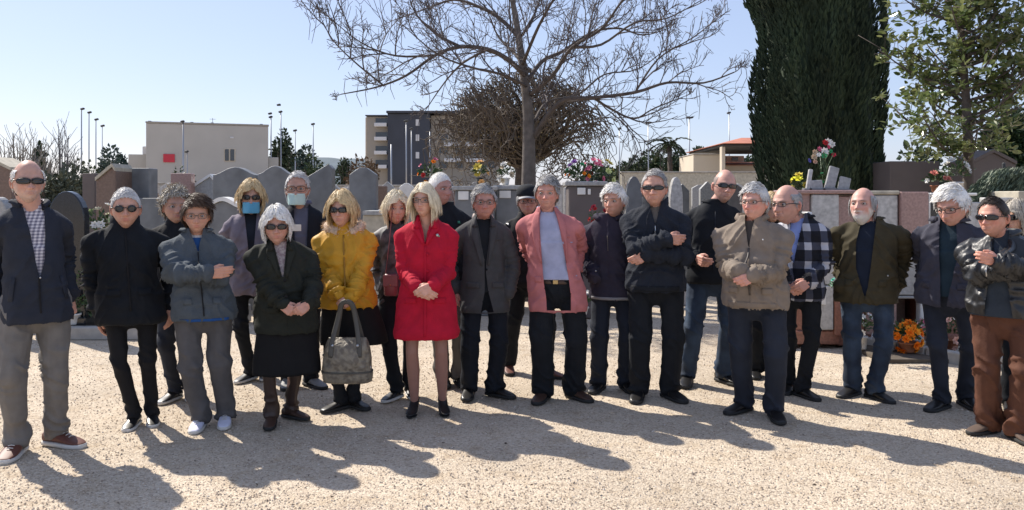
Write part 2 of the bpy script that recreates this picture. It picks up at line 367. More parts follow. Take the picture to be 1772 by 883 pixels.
def tomb(px0, px1, ytop, Y, m, label, kind='flat', depth=.18, coping=None, slab=True, m2=None, name='tombstone', cross=False, vase=None):
    x0, x1 = XX(px0, Y), XX(px1, Y); h = ZZ(ytop, Y); w = x1 - x0
    o = empty(name, ((x0 + x1) / 2, Y, 0), label, 'tomb')
    poly = np.array(steleform(kind, w, h - .001)); V = prism(poly, 0, depth)
    mb = MB(); mb.add(*V); st = mb.build('stele', m, o)
    bv = st.modifiers.new('b', 'BEVEL'); bv.width = .012; bv.segments = 2; bv.limit_method = 'ANGLE'
    if coping is not None:
        top = poly[1:] if kind in ('flat', 'slant') else poly[1:]
        pts = [p for p in poly if p[1] > h * .6]; pts = sorted(pts, key=lambda p: p[0])
        c = MB()
        for a, b in zip(pts[:-1], pts[1:]):
            a = np.array(a); b = np.array(b)
            e = .025; q = [(a[0] - (e if a is pts[0] else 0), a[1] + .001), (b[0], b[1] + .001), (b[0], b[1] + .05), (a[0], a[1] + .05)]
            c.add(*prism(q, -.03, depth + .03))
        c.build('coping', coping, o)
    # moulded base block and ledger slab lying in front of or behind the stele
    part('plinth', m2 or m, o, cbox(-w/2 - .05, w/2 + .05, -.08, depth + .08, 0, .22, .012))
    if slab: part('ledger', m2 or m, o, cbox(-w/2 - .02, w/2 + .02, depth + .10, depth + 1.9, 0, .34, .015))
    if cross:
        part('cross', M_white, o, cbox(-.02, .02, -.02, -.003, h*.45, h*.72, .003), cbox(-.08, .08, -.022, -.005, h*.6, h*.64, .003))
    return o
tomb(604, 651, 290, 11.0, M_grey, 'grey gabled headstone with shallow peak behind the masked man and yellow jacket', 'gable')
tomb(527, 575, 284, 11.2, M_grey, 'tall narrow grey headstone just right of the man in the pale surgical mask', 'slant', depth=.2)
tomb(446, 504, 287, 10.6, M_grey, 'grey headstone with curved top between the two masked people', 'curve')
tomb(368, 444, 289, 11.0, M_grey, 'wide grey headstone with wavy top left of the blue masked woman', 'curve', depth=.25, cross=True)
tomb(203, 258, 291, 12.0, M_grey, 'square grey headstone above the grey cropped haired woman in black', 'flat', depth=.3)
tomb(166, 200, 289, 11.5, M_brown, 'brown stone tomb with a pale coping sloping down to the right', 'slant', depth=.5, coping=M_cream, slab=False)
tomb(142, 164, 300, 12.2, M_tbrown, 'dark narrow tomb left of the brown one with pale coping', 'flat', depth=.3)
tomb(82, 146, 331, 8.9, M_black, 'polished black round topped headstone beside the man with sunglasses', 'round', depth=.12)
tomb(-60, 20, 276, 12.5, M_brown, 'large brown tomb with white coping at the left edge', 'peak', depth=.6, coping=M_cream)
tomb(-30, 14, 341, 8.9, M_grey2, 'light grey round headstone at the left edge behind the tall man', 'round', depth=.14)
tomb(205, 296, 343, 11.6, M_grey, 'low wide grey headstone behind the two women at left', 'flat', slab=False)
tomb(295, 330, 300, 13.4, M_pink, 'weathered reddish headstone above the curly haired person', 'flat', slab=False)
tomb(334, 369, 306, 13.6, M_grey2, 'small pale headstone with white trim between reddish and wavy ones', 'slant', coping=M_white, slab=False)
tomb(355, 416, 348, 9.7, M_grey, 'grey tomb front with white curved edge left of the mauve jacket', 'curve', coping=M_white, slab=False)
tomb(628, 708, 372, 10.2, M_cream, 'low pale cream tomb with thick ledge between yellow and black jackets', 'flat', depth=1.2, slab=False, coping=M_grey2)
tomb(1540, 1626, 279, 12.5, M_tbrown, 'broad flat taupe tomb wall right of the cypress', 'flat', depth=.6, slab=False)
tomb(1678, 1758, 264, 11.8, M_tbrown, 'tall gabled taupe tomb at right behind the magnolia trunk', 'peak', depth=.6, slab=False, coping=M_tbrown)
tomb(1083, 1112, 305, 11.5, M_grey, 'grey headstone left of the navy jumper man', 'round', slab=False)
tomb(1160, 1182, 306, 11.5, M_speck, 'speckled grey headstone right of the navy jumper man', 'round', slab=False)
tomb(744, 786, 308, 11.2, M_pink, 'pale pink granite headstone behind the dark jacket man looking right', 'round', slab=False)
# ordinary graves filling the cemetery behind
kinds = ['flat', 'gable', 'round', 'curve', 'peak']; mts = [M_grey, M_grey2, M_speck, M_pink, M_white, M_brown, M_black]; mtn = ['mid grey', 'light grey', 'speckled grey', 'pinkish', 'white', 'brown', 'black polished']
kdn = ['flat topped', 'gabled', 'rounded', 'curved', 'peaked']
ref = ['under the far floodlight masts', 'in front of the apartment block', 'below the weeping bare tree', 'in front of the pine belt', 'below the palm', 'in front of the red roofed building', 'in front of the beige house']
g_i = 0; seen = {}
for Yr, y0p, pxs in ((15.5, 316, range(1000, 1330, 42)), (18.5, 318, range(655, 1320, 40)), (23, 322, range(620, 1340, 36)), (16.5, 318, range(230, 700, 47)), (22, 323, range(-20, 640, 38))):
    for px in pxs:
        px = px + RNG.integers(-7, 8); k = RNG.integers(5); mi = RNG.choice(7, p=[.24, .2, .2, .12, .1, .08, .06]); w_ = RNG.integers(20, 30); tp = y0p + RNG.integers(-6, 7)
        rf = ref[6] if px < 470 else ref[0] if px < 620 else ref[1] if px < 760 else ref[2] if px < 1060 else ref[3] if px < 1140 else ref[4] if px < 1200 else ref[5]
        rw = 'nearer' if Yr < 17 else 'middle' if Yr < 20 else 'far'; lab = '%s %s grave in the %s row %s' % (mtn[mi], kdn[k], rw, rf); seen[lab] = seen.get(lab, 0) + 1; lab += ['', ', further right', ', rightmost'][min(seen[lab] - 1, 2)]
        t = tomb(px, px + w_, tp, Yr + RNG.random() * .6, mts[mi], lab, kinds[k], depth=.14, slab=bool(g_i % 2), name='grave')
        t['group'] = 'grave markers in the rows behind'
        if g_i % 5 == 0:
            cc = [[R_, P_, Wt], [Y_, Wt], [P_, Wt, V_], [Wt, G_], [O_, R_]][ci := int(RNG.integers(5))]; nm = ['red and pink', 'yellow and white', 'pink and violet', 'white', 'orange and red'][ci]
            bouquet(t.location.x + .1, t.location.y - .3, .35 + RNG.random() * .9, .34, .34, cc, '%s flowers by %s grave, %s row %s' % (nm, mtn[mi].split()[0], rw, rf), pot=M_terra, n=9, br=.045, group='small flower pots among the back graves')
        g_i += 1

# ---------------------------------------------------------------- urn blocks in the middle (columbarium) and planters
def block(px0, px1, ytop, Y, depth, m, label, plates=(), name='urn_block', cap=True):
    x0, x1, h = XX(px0, Y), XX(px1, Y), ZZ(ytop, Y); cx = (x0 + x1) / 2; o = empty(name, (cx, Y, 0), label, 'tomb'); w = x1 - x0
    part('body', m, o, cbox(-w/2, w/2, 0, depth, 0, h - (.06 if cap else 0), .01))
    if cap: part('cover_slab', M_grey2, o, cbox(-w/2 - .04, w/2 + .04, -.04, depth + .04, h - .058, h, .01))
    for p0, p1, q0, q1 in plates:
        part('name_plate', M_white, o, cbox(XX(p0, Y) - cx, XX(p1, Y) - cx, -.022, -.003, ZZ(q1, Y), ZZ(q0, Y), .004))
    return o
block(787, 856, 322, 10.4, .7, M_grey, 'grey urn block with a white plate left of the suited man head', [(793, 811, 331, 346)])
block(858, 905, 321, 10.6, .7, M_grey, 'grey urn block with a white plate between suited man and capped man', [(864, 884, 330, 343)])
block(985, 1046, 314, 10.2, .7, M_tbrown, 'dark stone urn block carrying the pink and red flowers', [(999, 1013, 325, 337), (1017, 1022, 327, 337)])
Yb = 10.3
bouquet(XX(745, 11), 11., ZZ(312, 11.), .36, .36, [R_, O_, P_, O_], 'red and orange flowers on the tomb behind the man looking right', n=12, br=.04)
bouquet(XX(830, 10.6), 10.7, ZZ(321, 10.6), .22, .32, [(.85, .5, .2), Wt, Y_], 'peach and yellow flower bunch on the left urn block', n=9, br=.06, pot=M_black)
bouquet(XX(875, 10.8), 10.9, ZZ(320, 10.8), .22, .3, [Wt, (.6, .5, .35)], 'pale dried flowers in a vase on the right urn block', n=8, br=.05, pot=M_white)
bouquet(XX(1003, Yb), 10.4, ZZ(313, Yb), .36, .32, [O_, V_, R_, G_], 'mixed orange and violet flowers at left on the dark urn block', n=13, br=.038)
bouquet(XX(1028, Yb), 10.45, ZZ(313, Yb), .3, .36, [P_, (.8, .25, .35)], 'bright pink flowers in the middle of the dark urn block', n=13, br=.042)
bouquet(XX(1051, Yb), 10.6, ZZ(313, Yb), .26, .32, [(.65, .7, .3), Wt, Y_], 'pale yellow green flowers right of the bright pink bunch', n=12, br=.045)
bouquet(XX(1036, 9.9), 9.9, ZZ(400, 9.9), .25, .45, [R_, (.4, .03, .05)], 'dark red roses hanging beside the dark urn block', n=14, br=.035)
bouquet(XX(1003, 9.9), 9.7, .12, .36, .3, [Wt, (.6, .6, .62)], 'white stone flower dish on the ground behind the pink blazer man', n=7, br=.05, pot=M_white)
# left: kerbed bed with shrub, small white lily pot and cream jug
Yk = 8.65
o = empty('grave_bed', (XX(160, Yk), Yk, 0), 'stone edged grave bed between the tall man and the woman in black', 'tomb')
part('kerb', M_conc, o, cbox(-.62, .9, 0, .12, 0, .14, .012))
part('side_kerb', M_conc, o, cbox(-.62, -.5, .123, 2.2, 0, .14, .012))
part('back_slab', M_cream, o, cbox(-.6, .6, 1.1, 1.7, 0, ZZ(432, 9.7), .02))
def shrub(x, y, z, w, d, h, m, label, n=1400, ll=.05, name='shrub', cat='plant', stems=5, group=None):
    o = empty(name, (x, y, z), label, cat, group)
    mb = MB()
    for k in range(stems):
        a = RNG.random() * 6.28; p = [(0, 0, 0), (math.cos(a) * w * .15, math.sin(a) * d * .15, h * .35), (math.cos(a) * w * .35, math.sin(a) * d * .35, h * .8)]
        mb.add(*tube(p, [.012, .008, .004], 5))
    mb.build('stem', mat('bark_small', (.08, .06, .045), .9), o)
    cl = 16; cc = RNG.normal(size=(cl, 3)) * .5; cc = np.clip(cc, -1, 1) * [w * .38, d * .38, h * .3] + [0, 0, h * .55]
    i = RNG.integers(cl, size=n); U = RNG.normal(size=(n, 3)); U /= np.linalg.norm(U, axis=1)[:, None]
    C = cc[i] + U * (RNG.random(n) ** .4)[:, None] * [w * .22, d * .22, h * .24]
    C[:, 2] = np.clip(C[:, 2], .02, h)
    V, f = leaves(C, U + [0, 0, .3], ll, .5); MB().add(V, f).build('foliage', m, o)
    return o
shrub(XX(137, 9.0), 9.1, .12, .5, .5, .75, M_leafc, 'green leafy shrub in the grave bed beside the tall man')
bouquet(XX(133, 8.9), 8.85, .14, .26, .38, [Wt, P_], 'small white and pink flowers low in the grave bed', n=9, br=.035, pot=M_white)
bouquet(XX(157, 9.6), 9.8, ZZ(410, 9.8), .42, .5, [Wt, Wt, (.5, .6, .3)], 'white lilies and grey foliage between black headstone and woman in black', n=14, br=.055)
bouquet(XX(181, 9.7), 9.8, ZZ(400, 9.8), .16, .22, [(.6, .55, .35), Wt], 'cream flowers in a pale jug left of the woman in black', n=6, br=.03, pot=M_cream)

# ---------------------------------------------------------------- right columbarium: staggered granite urn cells
YC = 8.2
def urn_wall():
    o = empty('columbarium', (XX(1400, YC), YC, 0), 'pink and grey granite columbarium with staggered urn cells behind the men at right', 'columbarium')
    ox = XX(1400, YC)
    def bx(name, m, p0, p1, q0, q1, d0, d1, b=.008):
        return part(name, m, o, cbox(XX(p0, YC) - ox, XX(p1, YC) - ox, d0, d1, max(0, ZZ(q1, YC)), ZZ(q0, YC), b))
    # solid backing so that nothing shows through
    bx('backing', M_brown, 1372, 1900, 338, 602, .55, .75)
    bx('base', M_red, 1330, 1452, 572, 596, -.02, .55, .01)
    bx('base', M_red, 1453, 1900, 580, 600, .04, .55, .01)
    # upper row: pink partition, speckled door, repeated
    tops = [(1300, 1344, 1402), (1402, 1450, 1478), (1478, 1556, 1604), (1604, 1610, 1690), (1690, 1750, 1800)]
    bx('urn_door', M_speck, 1403, 1450, 337, 492, -.03, .04); bx('partition', M_pink, 1372, 1402, 333, 420, .0, .5); bx('partition', M_pink, 1451, 1480, 340, 420, .02, .5)
    bx('lintel', M_pink, 1368, 1478, 329, 336, -.05, .56, .01)
    bx('lintel', M_cream, 1479, 1556, 330, 337, -.02, .56, .01)
    bx('urn_door', M_speck, 1481, 1554, 338, 402, .0, .06); bx('partition', M_pink, 1556, 1604, 332, 421, -.04, .5)
    bx('urn_door', M_grey2, 1481, 1606, 424, 511, .0, .5)
    bx('frame', M_white, 1605, 1609, 334, 420, -.02, .1); bx('frame', M_white, 1609, 1690, 334, 339, -.02, .1); bx('glass_door', M_black, 1610, 1650, 341, 420, .02, .06); bx('frame', M_white, 1651, 1655, 340, 420, -.02, .1)
    bx('urn_door', M_speck, 1656, 1700, 350, 422, .0, .1); bx('partition', M_cream, 1757, 1800, 331, 420, -.06, .5); bx('urn_door', M_speck, 1704, 1756, 342, 422, 0, .1)
    bx('urn_door', M_speck, 1610, 1700, 424, 511, .02, .3); bx('urn_door', M_speck, 1704, 1900, 424, 511, .02, .3)
    bx('partition', M_pink, 1403, 1480, 494, 500, .0, .5)
    bx('urn_door', M_speck, 1412, 1439, 494, 570, -.05, .02); bx('partition', M_red, 1441, 1458, 494, 580, -.05, .5); bx('partition', M_red, 1376, 1411, 494, 572, .0, .5)
    part('name_plate', M_white, o, cbox(XX(1418, YC) - ox, XX(1425, YC) - ox, -.066, -.053, ZZ(526, YC), ZZ(507, YC), .003))
    bx('niche_side', M_pink, 1538, 1552, 512, 590, .0, .5); bx('niche_back', M_brown, 1552, 1592, 512, 590, .3, .5); bx('frame', M_white, 1593, 1600, 512, 590, .0, .1); bx('partition', M_red, 1601, 1640, 512, 590, .02, .5)
    bx('partition', M_red, 1459, 1500, 512, 580, .05, .5); bx('niche_side', M_pink, 1501, 1537, 512, 580, .02, .3); bx('partition', M_red, 1641, 1760, 512, 592, .05, .5)
    bx('cover_slab', M_grey2, 1479, 1900, 512.5, 517, -.01, .5)
urn_wall()
# curved pale kerb in front
o = empty('stone_kerb', G(1500, 612), 'pale curved stone kerb in front of the granite columbarium', 'kerb')
pts = [G(1415, 590), G(1460, 596), G(1540, 611), G(1600, 621), G(1660, 633), G(1740, 640), G(1850, 650)]; base = G(1500, 612)
for a, b in zip(pts[:-1], pts[1:]):
    d = unit(b - a); n_ = np.array([-d[1], d[0], 0]) * .11; mb = MB(); a2 = a + d * .004; b2 = b - d * .004
    c = [a2, b2, b2 + n_, a2 + n_]; V = np.array([p - base for p in c] + [p - base + [0, 0, .11] for p in c]); 
    mb.add(V, [[0, 1, 5, 4], [1, 2, 6, 5], [2, 3, 7, 6], [3, 0, 4, 7], [4, 5, 6, 7]]); st = mb.build('kerb_stone', M_conc, o)
    bv = st.modifiers.new('b', 'BEVEL'); bv.width = .012; bv.segments = 2
tag(part('planting_bed', mat('dark_soil', (.10, .08, .06), .95, var=.3, vscale=20), None, cbox(XX(1470, YC) , XX(1900, YC), 7.45, YC + .05, 0, .04, .004)), 'dark soil strip between kerb and columbarium', 'soil')
q = bouquet(XX(1571, 7.75), 7.75, .05, .33, .30, [O_, (.9, .36, .03), (.85, .2, .01)], 'orange chrysanthemum pot in front of the columbarium niche', n=34, br=.042, pot=M_terra, spread=.8)
bouquet(XX(1545, 7.8), 7.85, .05, .2, .26, [Wt, (.7, .6, .4)], 'cream flowers left of the orange chrysanthemums', n=9, br=.035, pot=M_white)
bouquet(XX(1597, 7.8), 7.85, .05, .2, .3, [(.8, .45, .42), P_], 'pale pink flowers right of the orange chrysanthemums', n=9, br=.04, pot=M_white)
bouquet(XX(1648, 7.8), 7.8, .05, .22, .36, [(.8, .5, .4), Wt], 'pink and white flower pot seen between the jeans legs', n=8, br=.04, pot=M_terra)
bouquet(XX(1492, 7.9), 7.9, .05, .2, .4, [(.5, .55, .65), Wt], 'grey white flower vase seen between the bearded man legs', n=9, br=.035, pot=M_speck)
bouquet(XX(1441, 7.9), 7.7, ZZ(500, 7.8), .2, .16, [Wt, G_, (.1, .4, .3)], 'white and green flowers low beside the bearded man', n=8, br=.03)
# plaques and bouquet standing on the columbarium
def plaque(px, py0, py1, wpx, tilt, m, label, Y=8.35):
    x, z0, z1 = XX(px, Y), ZZ(py1, Y), ZZ(py0, Y); w = wpx / F * Y
    o = empty('memorial_plaque', (x, Y, z0), label, 'plaque'); h = z1 - z0
    p = part('plate', m, o, cbox(-w/2, w/2, -.015, .015, 0, h, .005)); p.rotation_euler = (math.radians(-8), math.radians(tilt), 0)
    q = part('stand', M_grey, o, cbox(-w/2 - .02, w/2 + .02, -.03, .05, 0, .03, .004))
plaque(1397, 292, 331, 7, 12, M_speck, 'thin white leaning memorial plaque left of the others on the columbarium')
plaque(1413, 312, 331, 22, -3, M_grey2, 'small pale memorial heart stone between two leaning plaques')
plaque(1434, 287, 330, 17, 17, M_grey2, 'tall grey leaning memorial plaque under the bouquet')
plaque(1458, 306, 332, 19, 15, M_grey2, 'shorter grey leaning memorial plaque at the right of its row')
bouquet(XX(1430, 8.4), 8.5, ZZ(331, 8.5), .10, .2, [G_], 'dark green vase behind the leaning plaques', n=2, br=.02, pot=M_dark, name='vase')
bq = empty('bouquet', (XX(1428, 8.5), 8.55, ZZ(300, 8.5)), 'red pink and white bouquet standing high above the plaques by the cypress', 'flowers')
mb = MB(); 
for k in range(9): mb.add(*tube([(0, 0, -.15), (RNG.normal() * .03, RNG.normal() * .03, .05), (RNG.normal() * .09 + .02, RNG.normal() * .06, .22)], .004, 4))
mb.build('stems', M_leafc, bq); mb = MB()
for px, py, c, r in ((1437, 246, Wt, .05), (1443, 250, Wt, .045), (1431, 247, R_, .04), (1422, 258, P_, .035), (1430, 262, Wt, .05), (1414, 263, (.6, .45, .3), .035), (1411, 272, (.6, .45, .3), .04), (1440, 262, G_, .03), (1419, 268, Wt, .03), (1446, 268, (.4, .02, .05), .03), (1427, 270, G_, .035), (1404, 278, (.15, .15, .5), .03), (1415, 280, (.6, .4, .3), .03), (1436, 254, (.7, .1, .2), .03)):
    blossom(mb, np.array([XX(px, 8.5) - bq.location.x, RNG.normal() * .03, ZZ(py, 8.5) - bq.location.z]), r, 7, c, (RNG.normal() * .3, -1, .4))
mb.build('blossoms', M_petal, bq)
bouquet(XX(1385, 8.5), 8.5, ZZ(331, 8.5), .2, .2, [(.8, .75, .05), Y_], 'bright yellow flowers on the left end of the columbarium', n=10, br=.045)
bouquet(XX(1630, 9.5), 9.6, ZZ(333, 9.6), .3, .26, [(.6, .2, .15), Wt, (.5, .3, .2)], 'small red and white flowers by the magnolia trunk', n=10, br=.045, pot=M_terra)
bouquet(XX(1655, 10), 10, ZZ(335, 10), .3, .45, [Wt], 'white vase and flowers left of the magnolia trunk', n=7, br=.06, pot=M_white)
# draped grey-green plant at the right edge
o = empty('trailing_plant', (XX(1735, 8.7), 8.75, ZZ(345, 8.7)), 'grey green trailing plant in a dark frame at the right edge', 'plant')
n = 2600; t = RNG.random(n); X = -.36 + .62 * t; env = .36 * np.sin(np.clip(t * 1.35, 0, 1) * 1.57) ; C = np.stack([X, (RNG.random(n) - .5) * .3, RNG.random(n) ** .7 * env], 1)
D = np.stack([-.6 + RNG.normal(size=n) * .15, RNG.normal(size=n) * .2, -.8 + RNG.normal(size=n) * .2], 1)
V, f = leaves(C, D, .09, .14); MB().add(V, f).build('foliage', mat('grey_green_leaf', (.10, .13, .08), .6, var=.4, vscale=12), o)
part('frame', M_dark, o, cbox(.10, .4, .05, .1, 0, .30, .01), cbox(.04, .07, .0, .04, 0, .4, .01))
# ================================================================ FAR BUILDINGS, MASTS, TREES
M_beige = mat('beige_render', (.42, .40, .365), .9, var=.06, vscale=.6)
M_beige2 = mat('pale_render', (.50, .44, .35), .9, var=.06, vscale=.6)
M_apt = mat('apartment_render', (.30, .27, .23), .9, var=.06, vscale=.3)
M_aptdark = mat('dark_cladding', (.035, .04, .055), .6, var=.15, vscale=.5)
M_win = mat('window_glass', (.03, .035, .045), .15, spec=.8)
M_shut = mat('balcony_panel', (.55, .55, .56), .6)
M_roof = mat('terracotta_roof', (.42, .15, .09), .8, var=.2, vscale=2, bump=.3, bscale=8)
M_sign = mat('red_sign', (.5, .03, .05), .6)
def bld(name, px, Y, label, cat='building'): return empty(name, (XX(px, Y), Y, 0), label, cat)
def fbox(o, name, m, p0, p1, q0, q1, Y, d0, d1, b=.03):
    ox = o.location.x; return part(name, m, o, cbox(XX(p0, Y) - ox, XX(p1, Y) - ox, d0, d1, max(0, ZZ(q1, Y)), ZZ(q0, Y), b))
# beige house on the left
Y = 55; h = bld('beige_house', 362, Y, 'blank beige flat roofed house with one small double window at left'); h.rotation_euler.z = math.radians(19)
fbox(h, 'wall', M_beige, 262, 460, 216, 420, Y, 0, 9); fbox(h, 'side_wing', M_beige, 232, 261.5, 268, 420, Y, 1, 7); fbox(h, 'rear_wing', M_beige, 460.5, 478, 270, 420, Y, .6, 7)
fbox(h, 'parapet', mat('parapet', (.3, .28, .25), .9), 261, 461, 213, 216, Y, -.06, 9.06)
w = fbox(h, 'window', M_beige2, 386, 405, 256, 279, Y, -.05, .05); fbox(h, 'shutter', M_win, 387.5, 394, 258, 278, Y, -.09, -.051, .01); fbox(h, 'shutter', M_win, 396.5, 403, 258, 278, Y, -.09, -.051, .01)
fbox(h, 'sign_panel', M_sign, 289, 307, 268, 282, Y, -.08, -.01, .01); fbox(h, 'air_unit', M_shut, 254, 261, 254, 268, Y, 1, 2)
fbox(h, 'vent', M_shut, 396, 402, 236, 239, Y, -.06, -.005, .01)
for p in (266, 333, 366, 448): fbox(h, 'chimney', M_dark, p - 2, p + 3, 211, 213, Y, .5, 1.2, .01)
part('antenna', M_metal, h, tube([(XX(367, Y) - h.location.x, 1, ZZ(213, Y)), (XX(367, Y) - h.location.x, 1, ZZ(202, Y))], .02, 5), tube([(XX(362, Y) - h.location.x, 1, ZZ(204, Y)), (XX(372, Y) - h.location.x, 1, ZZ(204, Y))], .015, 5))
# apartment block
Y = 110; h = bld('apartment_block', 745, Y, 'apartment block with a dark clad stair tower and pale balconies behind the bare tree')
fbox(h, 'wall', M_apt, 634, 672, 202, 420, Y, 0, 12); fbox(h, 'gable_wall', mat('sunlit_gable', (.5, .42, .33), .9), 630, 633.6, 202, 420, Y, 1, 11)  # gable strip is a paler wall tone, sunlight put into its colour
fbox(h, 'stair_tower', M_aptdark, 672.5, 745, 198, 420, Y, -1, 12); fbox(h, 'wall', M_apt, 745.5, 862, 200, 420, Y, 0, 12)
fbox(h, 'roof', M_aptdark, 671, 866, 193.5, 197.5, Y, -1.4, 12.4); fbox(h, 'roof', M_aptdark, 633, 670.5, 199.5, 201.6, Y, -.5, 12.4)
for r in (208, 232, 256, 280):
    f = fbox(h, 'loggia', M_win, 650, 671, r - 3, r + 11, Y, -.06, -.01, .01); fbox(h, 'balcony', M_shut, 650, 671, r + 12 - 11 + 5, r + 12, Y, -1.2, -.1, .02)
    for a, b in ((760, 775), (788, 802), (812, 834), (840, 856)): fbox(h, 'window', M_win, a, b, r, r + 11, Y, -.05, -.005, .01)
for r in (214, 240, 270): fbox(h, 'window', M_shut, 721, 727, r - 6, r + 5, Y, -1.08, -1.01, .01)
for r in (248, 275): fbox(h, 'balcony', M_shut, 770, 800, r, r + 6, Y, -1.3, -.1, .02); fbox(h, 'balcony', M_shut, 806, 838, r, r + 6, Y, -1.3, -.1, .02)
# distant red roof pavilion
Y = 45; h = bld('pavilion', 1275, Y, 'open pavilion with a red tiled hip roof left of the cypress')
ox = h.location.x; z0 = ZZ(252, Y)
def P3(px, py, d=0): return (XX(px, Y) - ox, d, ZZ(py, Y))
mb = MB(); A = [P3(1243, 250, -1), P3(1400, 250, -1), P3(1400, 250, 9), P3(1243, 250, 9), P3(1305, 233, 2.5), P3(1370, 233, 2.5), P3(1370, 233, 5.5), P3(1305, 233, 5.5)]
mb.add(A, [[0, 1, 5, 4], [1, 2, 6, 5], [2, 3, 7, 6], [3, 0, 4, 7], [4, 5, 6, 7], [3, 2, 1, 0]]); mb.build('roof', M_roof, h)
fbox(h, 'eaves', M_dark, 1247, 1400, 250.5, 254, Y, -.6, 8)
for p in (1249, 1330, 1392): fbox(h, 'column', M_beige2, p - 3, p + 3, 254.3, 420, Y, -.4, .1)
fbox(h, 'rear_column', M_beige2, 1300, 1304, 254.3, 420, Y, 6, 6.4)
Y = 47; h = bld('cream_annex', 1225, Y, 'long pale cream annex wall beneath the pine belt beside the pavilion')
fbox(h, 'wall', M_beige2, 1200, 1252, 268, 420, Y, 0, 4); fbox(h, 'parapet', M_conc, 1199, 1253, 266, 267.8, Y, -.1, 4.1)
Y = 50; h = bld('terracotta_house', 1300, Y, 'low house with orange tiled roof behind the pavilion columns')
fbox(h, 'wall', M_beige2, 1255, 1330, 286, 420, Y, 0, 6)
mb = MB(); ox = h.location.x; A = [P3(1253, 286, -.5), P3(1340, 286, -.5), P3(1340, 276, 4), P3(1270, 276, 4), P3(1253, 286.8, -.5), P3(1340, 286.8, -.5)]
mb.add(A, [[0, 1, 2, 3], [4, 5, 1, 0]]); mb.build('roof', M_roof, h); fbox(h, 'upper_wall', M_beige, 1268, 1320, 264, 276, Y, 4, 8)
fbox(h, 'window', M_win, 1275, 1286, 267, 273, Y, 3.94, 3.99, .01); fbox(h, 'window', M_win, 1296, 1308, 267, 273, Y, 3.94, 3.99, .01)
# cemetery wall along the back
for a, b, q, m, lab in ((1075, 1345, 299, M_cream, 'long cream boundary wall in front of the palm and pine belt'), (560, 1070, 322, M_conc, 'grey boundary wall behind the middle graves'), (-300, 556, 318, M_conc, 'grey boundary wall behind the left graves'), (1350, 2100, 322, M_conc, 'grey boundary wall behind the cypress')):
    Y = 36; h = empty('boundary_wall', (XX((a + b) / 2, Y), Y, 0), lab, 'wall'); fbox(h, 'wall', m, a, b, q, 420, Y, 0, .25, .02); fbox(h, 'coping', M_conc, a - 1, b + 1, q - 2, q, Y, -.06, .31, .01)
# floodlight masts
def mast(px, ytop, Y, label, heads=((0, 0),), r=.05, arm=0, lean=0):
    z = ZZ(ytop, Y); o = empty('floodlight_mast', (XX(px, Y), Y, 0), label, 'floodlight', 'floodlight masts beyond the cemetery')
    part('pole', M_metal, o, tube([(0, 0, 0), (0, 0, z)], [r * 1.3, r * .8], 8), smooth=True)
    for dx, dz in heads:
        s = Y / F; x = dx * s
        if dx: part('arm', M_metal, o, tube([(0, 0, z + dz * s), (x, 0, z + dz * s)], .03, 6))
        part('lamp_head', M_dark, o, *[(V[0] @ roty(-.25).T + [x, -.1, z + dz * s + .05], V[1], V[2]) for V in [cbox(-3.2 * s, 3.2 * s, -.12, .12, -1.6 * s, 1.6 * s, .04)]])
mast(141, 190, 60, 'tallest leftmost floodlight mast with its head to the right', ((3, 0),)); mast(154, 196, 66, 'second floodlight mast from the left with a small head', ((2, 0),)); mast(166, 208, 72, 'third floodlight mast from the left', ((2, 0),)); mast(177, 219, 78, 'shortest of the four left floodlight masts', ((1.5, 0),), r=.04)
mast(317, 212, 48, 'dark headed lamp mast in front of the beige house', ((0, 0),)); mast(324, 264, 50, 'short lamp post in front of the beige house', ((0, 0),), r=.03)
mast(469, 204, 62, 'left mast of the pair right of the beige house', ((0, 0), (-1, 6))); mast(486, 195, 60, 'taller mast of the pair right of the beige house', ((0, 0), (-3, 12)))
mast(511, 227, 80, 'single thin mast left of the last one before the apartment block', ((0, 0),)); mast(542, 216, 76, 'single mast halfway between beige house and apartment block', ((0, 0),))
mast(703, 211, 62, 'pale mast in front of the dark stair tower', ((-1, 0), (1, 0))); mast(712, 224, 70, 'second pale mast close beside it before the stair tower', ((0, 0),)); mast(677, 250, 66, 'short pale post at the left edge of the stair tower', (), r=.07); mast(744, 228, 66, 'pale post at the right edge of the stair tower', (), r=.05)
mast(1072, 224, 84, 'faint leftmost mast of the right hand row', ((0, 0),)); mast(1122, 214, 74, 'mast left of the palm with a small top', ((-2, 0), (2, 0))); mast(1193, 205, 60, 'twin headed mast right of the palm', ((-3, 0), (3, 0))); mast(1262, 197, 56, 'thin curved top mast above the pavilion roof', ((-1.5, 0),), r=.035)
# hills
def hill(px0, px1, top, Y, m, name='hill', seed=1):
    n = 60; x = np.linspace(XX(px0, Y), XX(px1, Y), n); e = np.sin(np.linspace(0, math.pi, n)) ** .5
    P = np.stack([x, 0 * x, 0 * x], 1); z = ZZ(top, Y) * e * (.85 + .25 * vn(P * .02 + 5, seed))
    rings = [np.stack([x, np.full(n, Y + d), z * k], 1) for d, k in ((-60, 0), (-30, .6), (0, .93), (40, 1), (120, .8), (260, 0))]
    V = np.concatenate(rings); V[:, 2] += (vn(V * .06, 9) - .5) * 3 * (V[:, 2] > 2); V[:, 2] -= .2
    tag(obj(name, mkmesh(name, V, [grid_faces(6, n, False)]), m), kind='structure')
hill(380, 700, 257, 620, mat('wooded_hill', (.10, .13, .15), .95, var=.3, vscale=.05))
